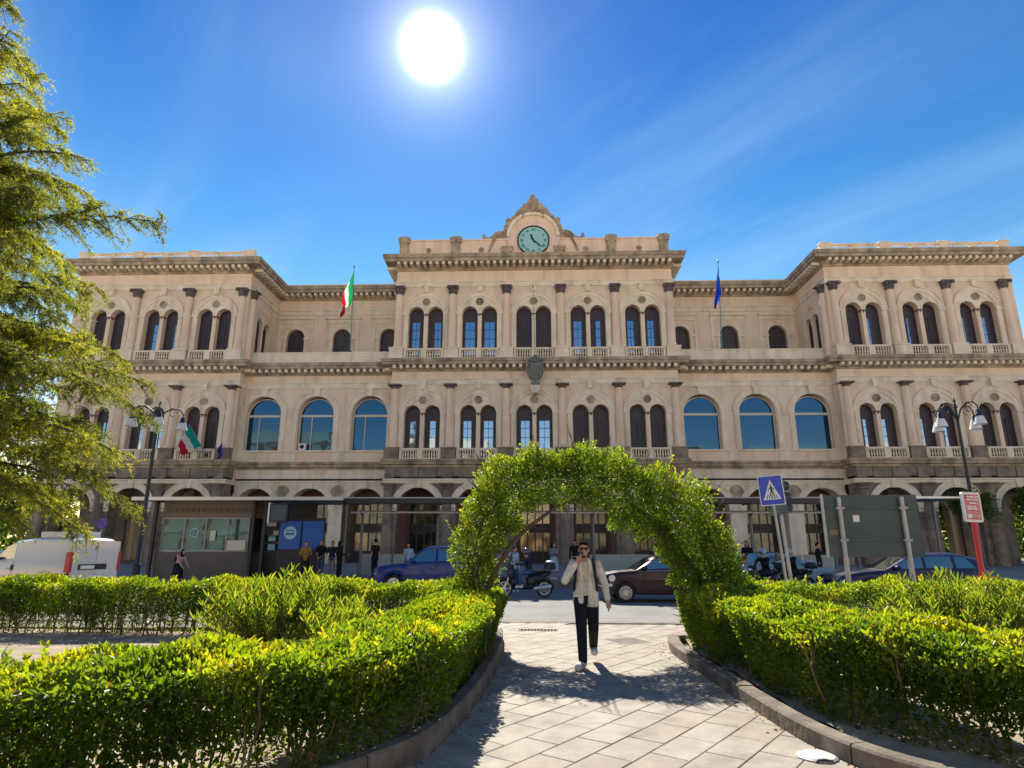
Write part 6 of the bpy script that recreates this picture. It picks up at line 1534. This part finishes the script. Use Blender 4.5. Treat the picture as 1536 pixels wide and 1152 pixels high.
v = np.stack([P0-s_*.0105, P0+s_*.0105, P0+D_*ll[:,None]],1).reshape(-1,3)
tag(link('needles', np_mesh('needles', v, [(0,1,2)], 3, M['needle'], np.clip(NR+RNG.normal(0,.12,n),0,1)), t, (0,0,0), True), kind='stuff')
tag(TWG.build('twigs', M['twig'], t), kind='stuff')

# broad trees beyond and beside the station
def tree(label, x, y, h, cr_, nl=9000, ls=.30, group=None, z0=0., cz=.62, cov=.34):
    t = thing('tree', label, 'tree', (x,y,z0), 0, group); rg = random.Random(int(x*7+y))
    th_ = h*.42; MB().tube([(0,0,0),(.05,0,th_*.5),(.1,.05,th_)], [.05*h*.5,.04*h*.5,.03*h*.5], 9).build('trunk', M['bark'], t, local=True, smooth=True)
    P_ = []; D_ = []
    cl_ = []
    for i in range(26):
        a = rg.uniform(0,2*PI); e = rg.uniform(-.35,1.); r_ = cr_*rg.uniform(.45,.9); c = Vector((math.cos(a)*r_*math.sqrt(1-min(1,abs(e))**2*.7), math.sin(a)*r_*math.sqrt(1-min(1,abs(e))**2*.7), h*cz+e*h*cov)); cl_.append((c, cr_*rg.uniform(.26,.44)))
        if i < 9: MB().tube([(.1,.05,th_*.9), tuple(c*.5+Vector((0,0,th_*.5))), tuple(c)], [.10*h*.12,.05*h*.12,.02], 6).build('limb', M['bark'], t, local=True)
    for i in range(nl):
        c, r_ = cl_[rg.randrange(len(cl_))]; o = Vector((rg.gauss(0,1),rg.gauss(0,1),rg.gauss(0,1))).normalized(); P_.append(tuple(c+o*r_*rg.uniform(.4,1.05)))
        D_.append(tuple(o+Vector((0,0,-.2))))
    n = len(P_); ll = ls*RNG.uniform(.6,1.3,n)
    leaves('crown', np.array(P_), np.array(D_)+RNG.normal(0,.5,(n,3)), ll, ll*.6, RNG.beta(2,3,n), M['tleaf'], t, False)
for x, y, h, c, lb in ((-55,58,11,6.5,'broad dark tree behind the white saloon car'),(-47,69,12,6.5,'dark leafy tree seen through the end arch behind the van'),(-38,74,11,5.5,'dark tree seen through the arch beside the kiosk'),(-64,52,10,6,'dark tree beyond the lowest cedar boughs, nearest the street'),(-66,66,12,7,'tall dark tree standing farthest off behind the cedar'),
        (41,72,12,6,'dark tree seen through the end arch past the bus stop sign'),(52,66,12,6.5,'broad dark tree past the end of the station beyond the bus stop sign'),(34,77,11,5,'dark tree seen through the arch behind the red bus stop sign'),(47,80,13,6,'dark tree farthest off past the end arch of the station')):
    tree(lb, x, y, h, c, 8000, .42, 'trees around the station', 0., .5, .46)
tree('small sunlit street tree before the arcade beside the red bus stop sign', 33.3, 49.5, 6.2, 1.5, 2600, .22, 'young street trees before the arcade', .22, .66, .2)
tree('small sunlit street tree before the outermost arch past the bus stop sign', 38.6, 50, 6.6, 1.5, 2600, .22, 'young street trees before the arcade', .22, .7, .2)

# the dense planting far behind the station closes the view through the end arches
def treeline(x0, x1, y, h, n):
    P_ = np.stack([RNG.uniform(x0,x1,n), y+RNG.normal(0,2.5,n), np.zeros(n)],1); hh = h*(.62+.22*np.sin(P_[:,0]*.31)+.16*np.sin(P_[:,0]*.83+1)); P_[:,2] = .2+hh*RNG.uniform(0,1,n)**.8
    D_ = RNG.normal(0,1,(n,3)); ll = .9*RNG.uniform(.5,1.3,n)
    return tag(leaves('treeline', P_, D_, ll, ll*.6, RNG.beta(2,4,n), M['tleaf'], None, False), kind='stuff')
treeline(-120, -30, 92, 9, 16000); treeline(30, 120, 96, 9, 16000)

# dry leaves blown against the kerbs
n = 420; ky = RNG.uniform(4.6, 12.2, n); lft = RNG.uniform(0,1,n) < .5
kx = np.where(lft, [inter(kl, y) for y in ky]+np.abs(RNG.normal(0,.16,n))+.02, [inter(kr, y) for y in ky]-np.abs(RNG.normal(0,.16,n))-.02)
P_ = np.stack([kx, ky, np.full(n,.017)],1); D_ = np.stack([RNG.normal(0,1,n), RNG.normal(0,1,n), RNG.uniform(-.02,.12,n)],1)
M['litter'] = leaf_mat('dry_leaf', [(0,(.07,.045,.02)),(.5,(.14,.09,.035)),(1,(.16,.15,.04))], .25, .6)
tag(leaves('fallen_leaves', P_, D_, .045*RNG.uniform(.6,1.2,n), .02, RNG.uniform(0,1,n), M['litter'], None, True), kind='stuff')
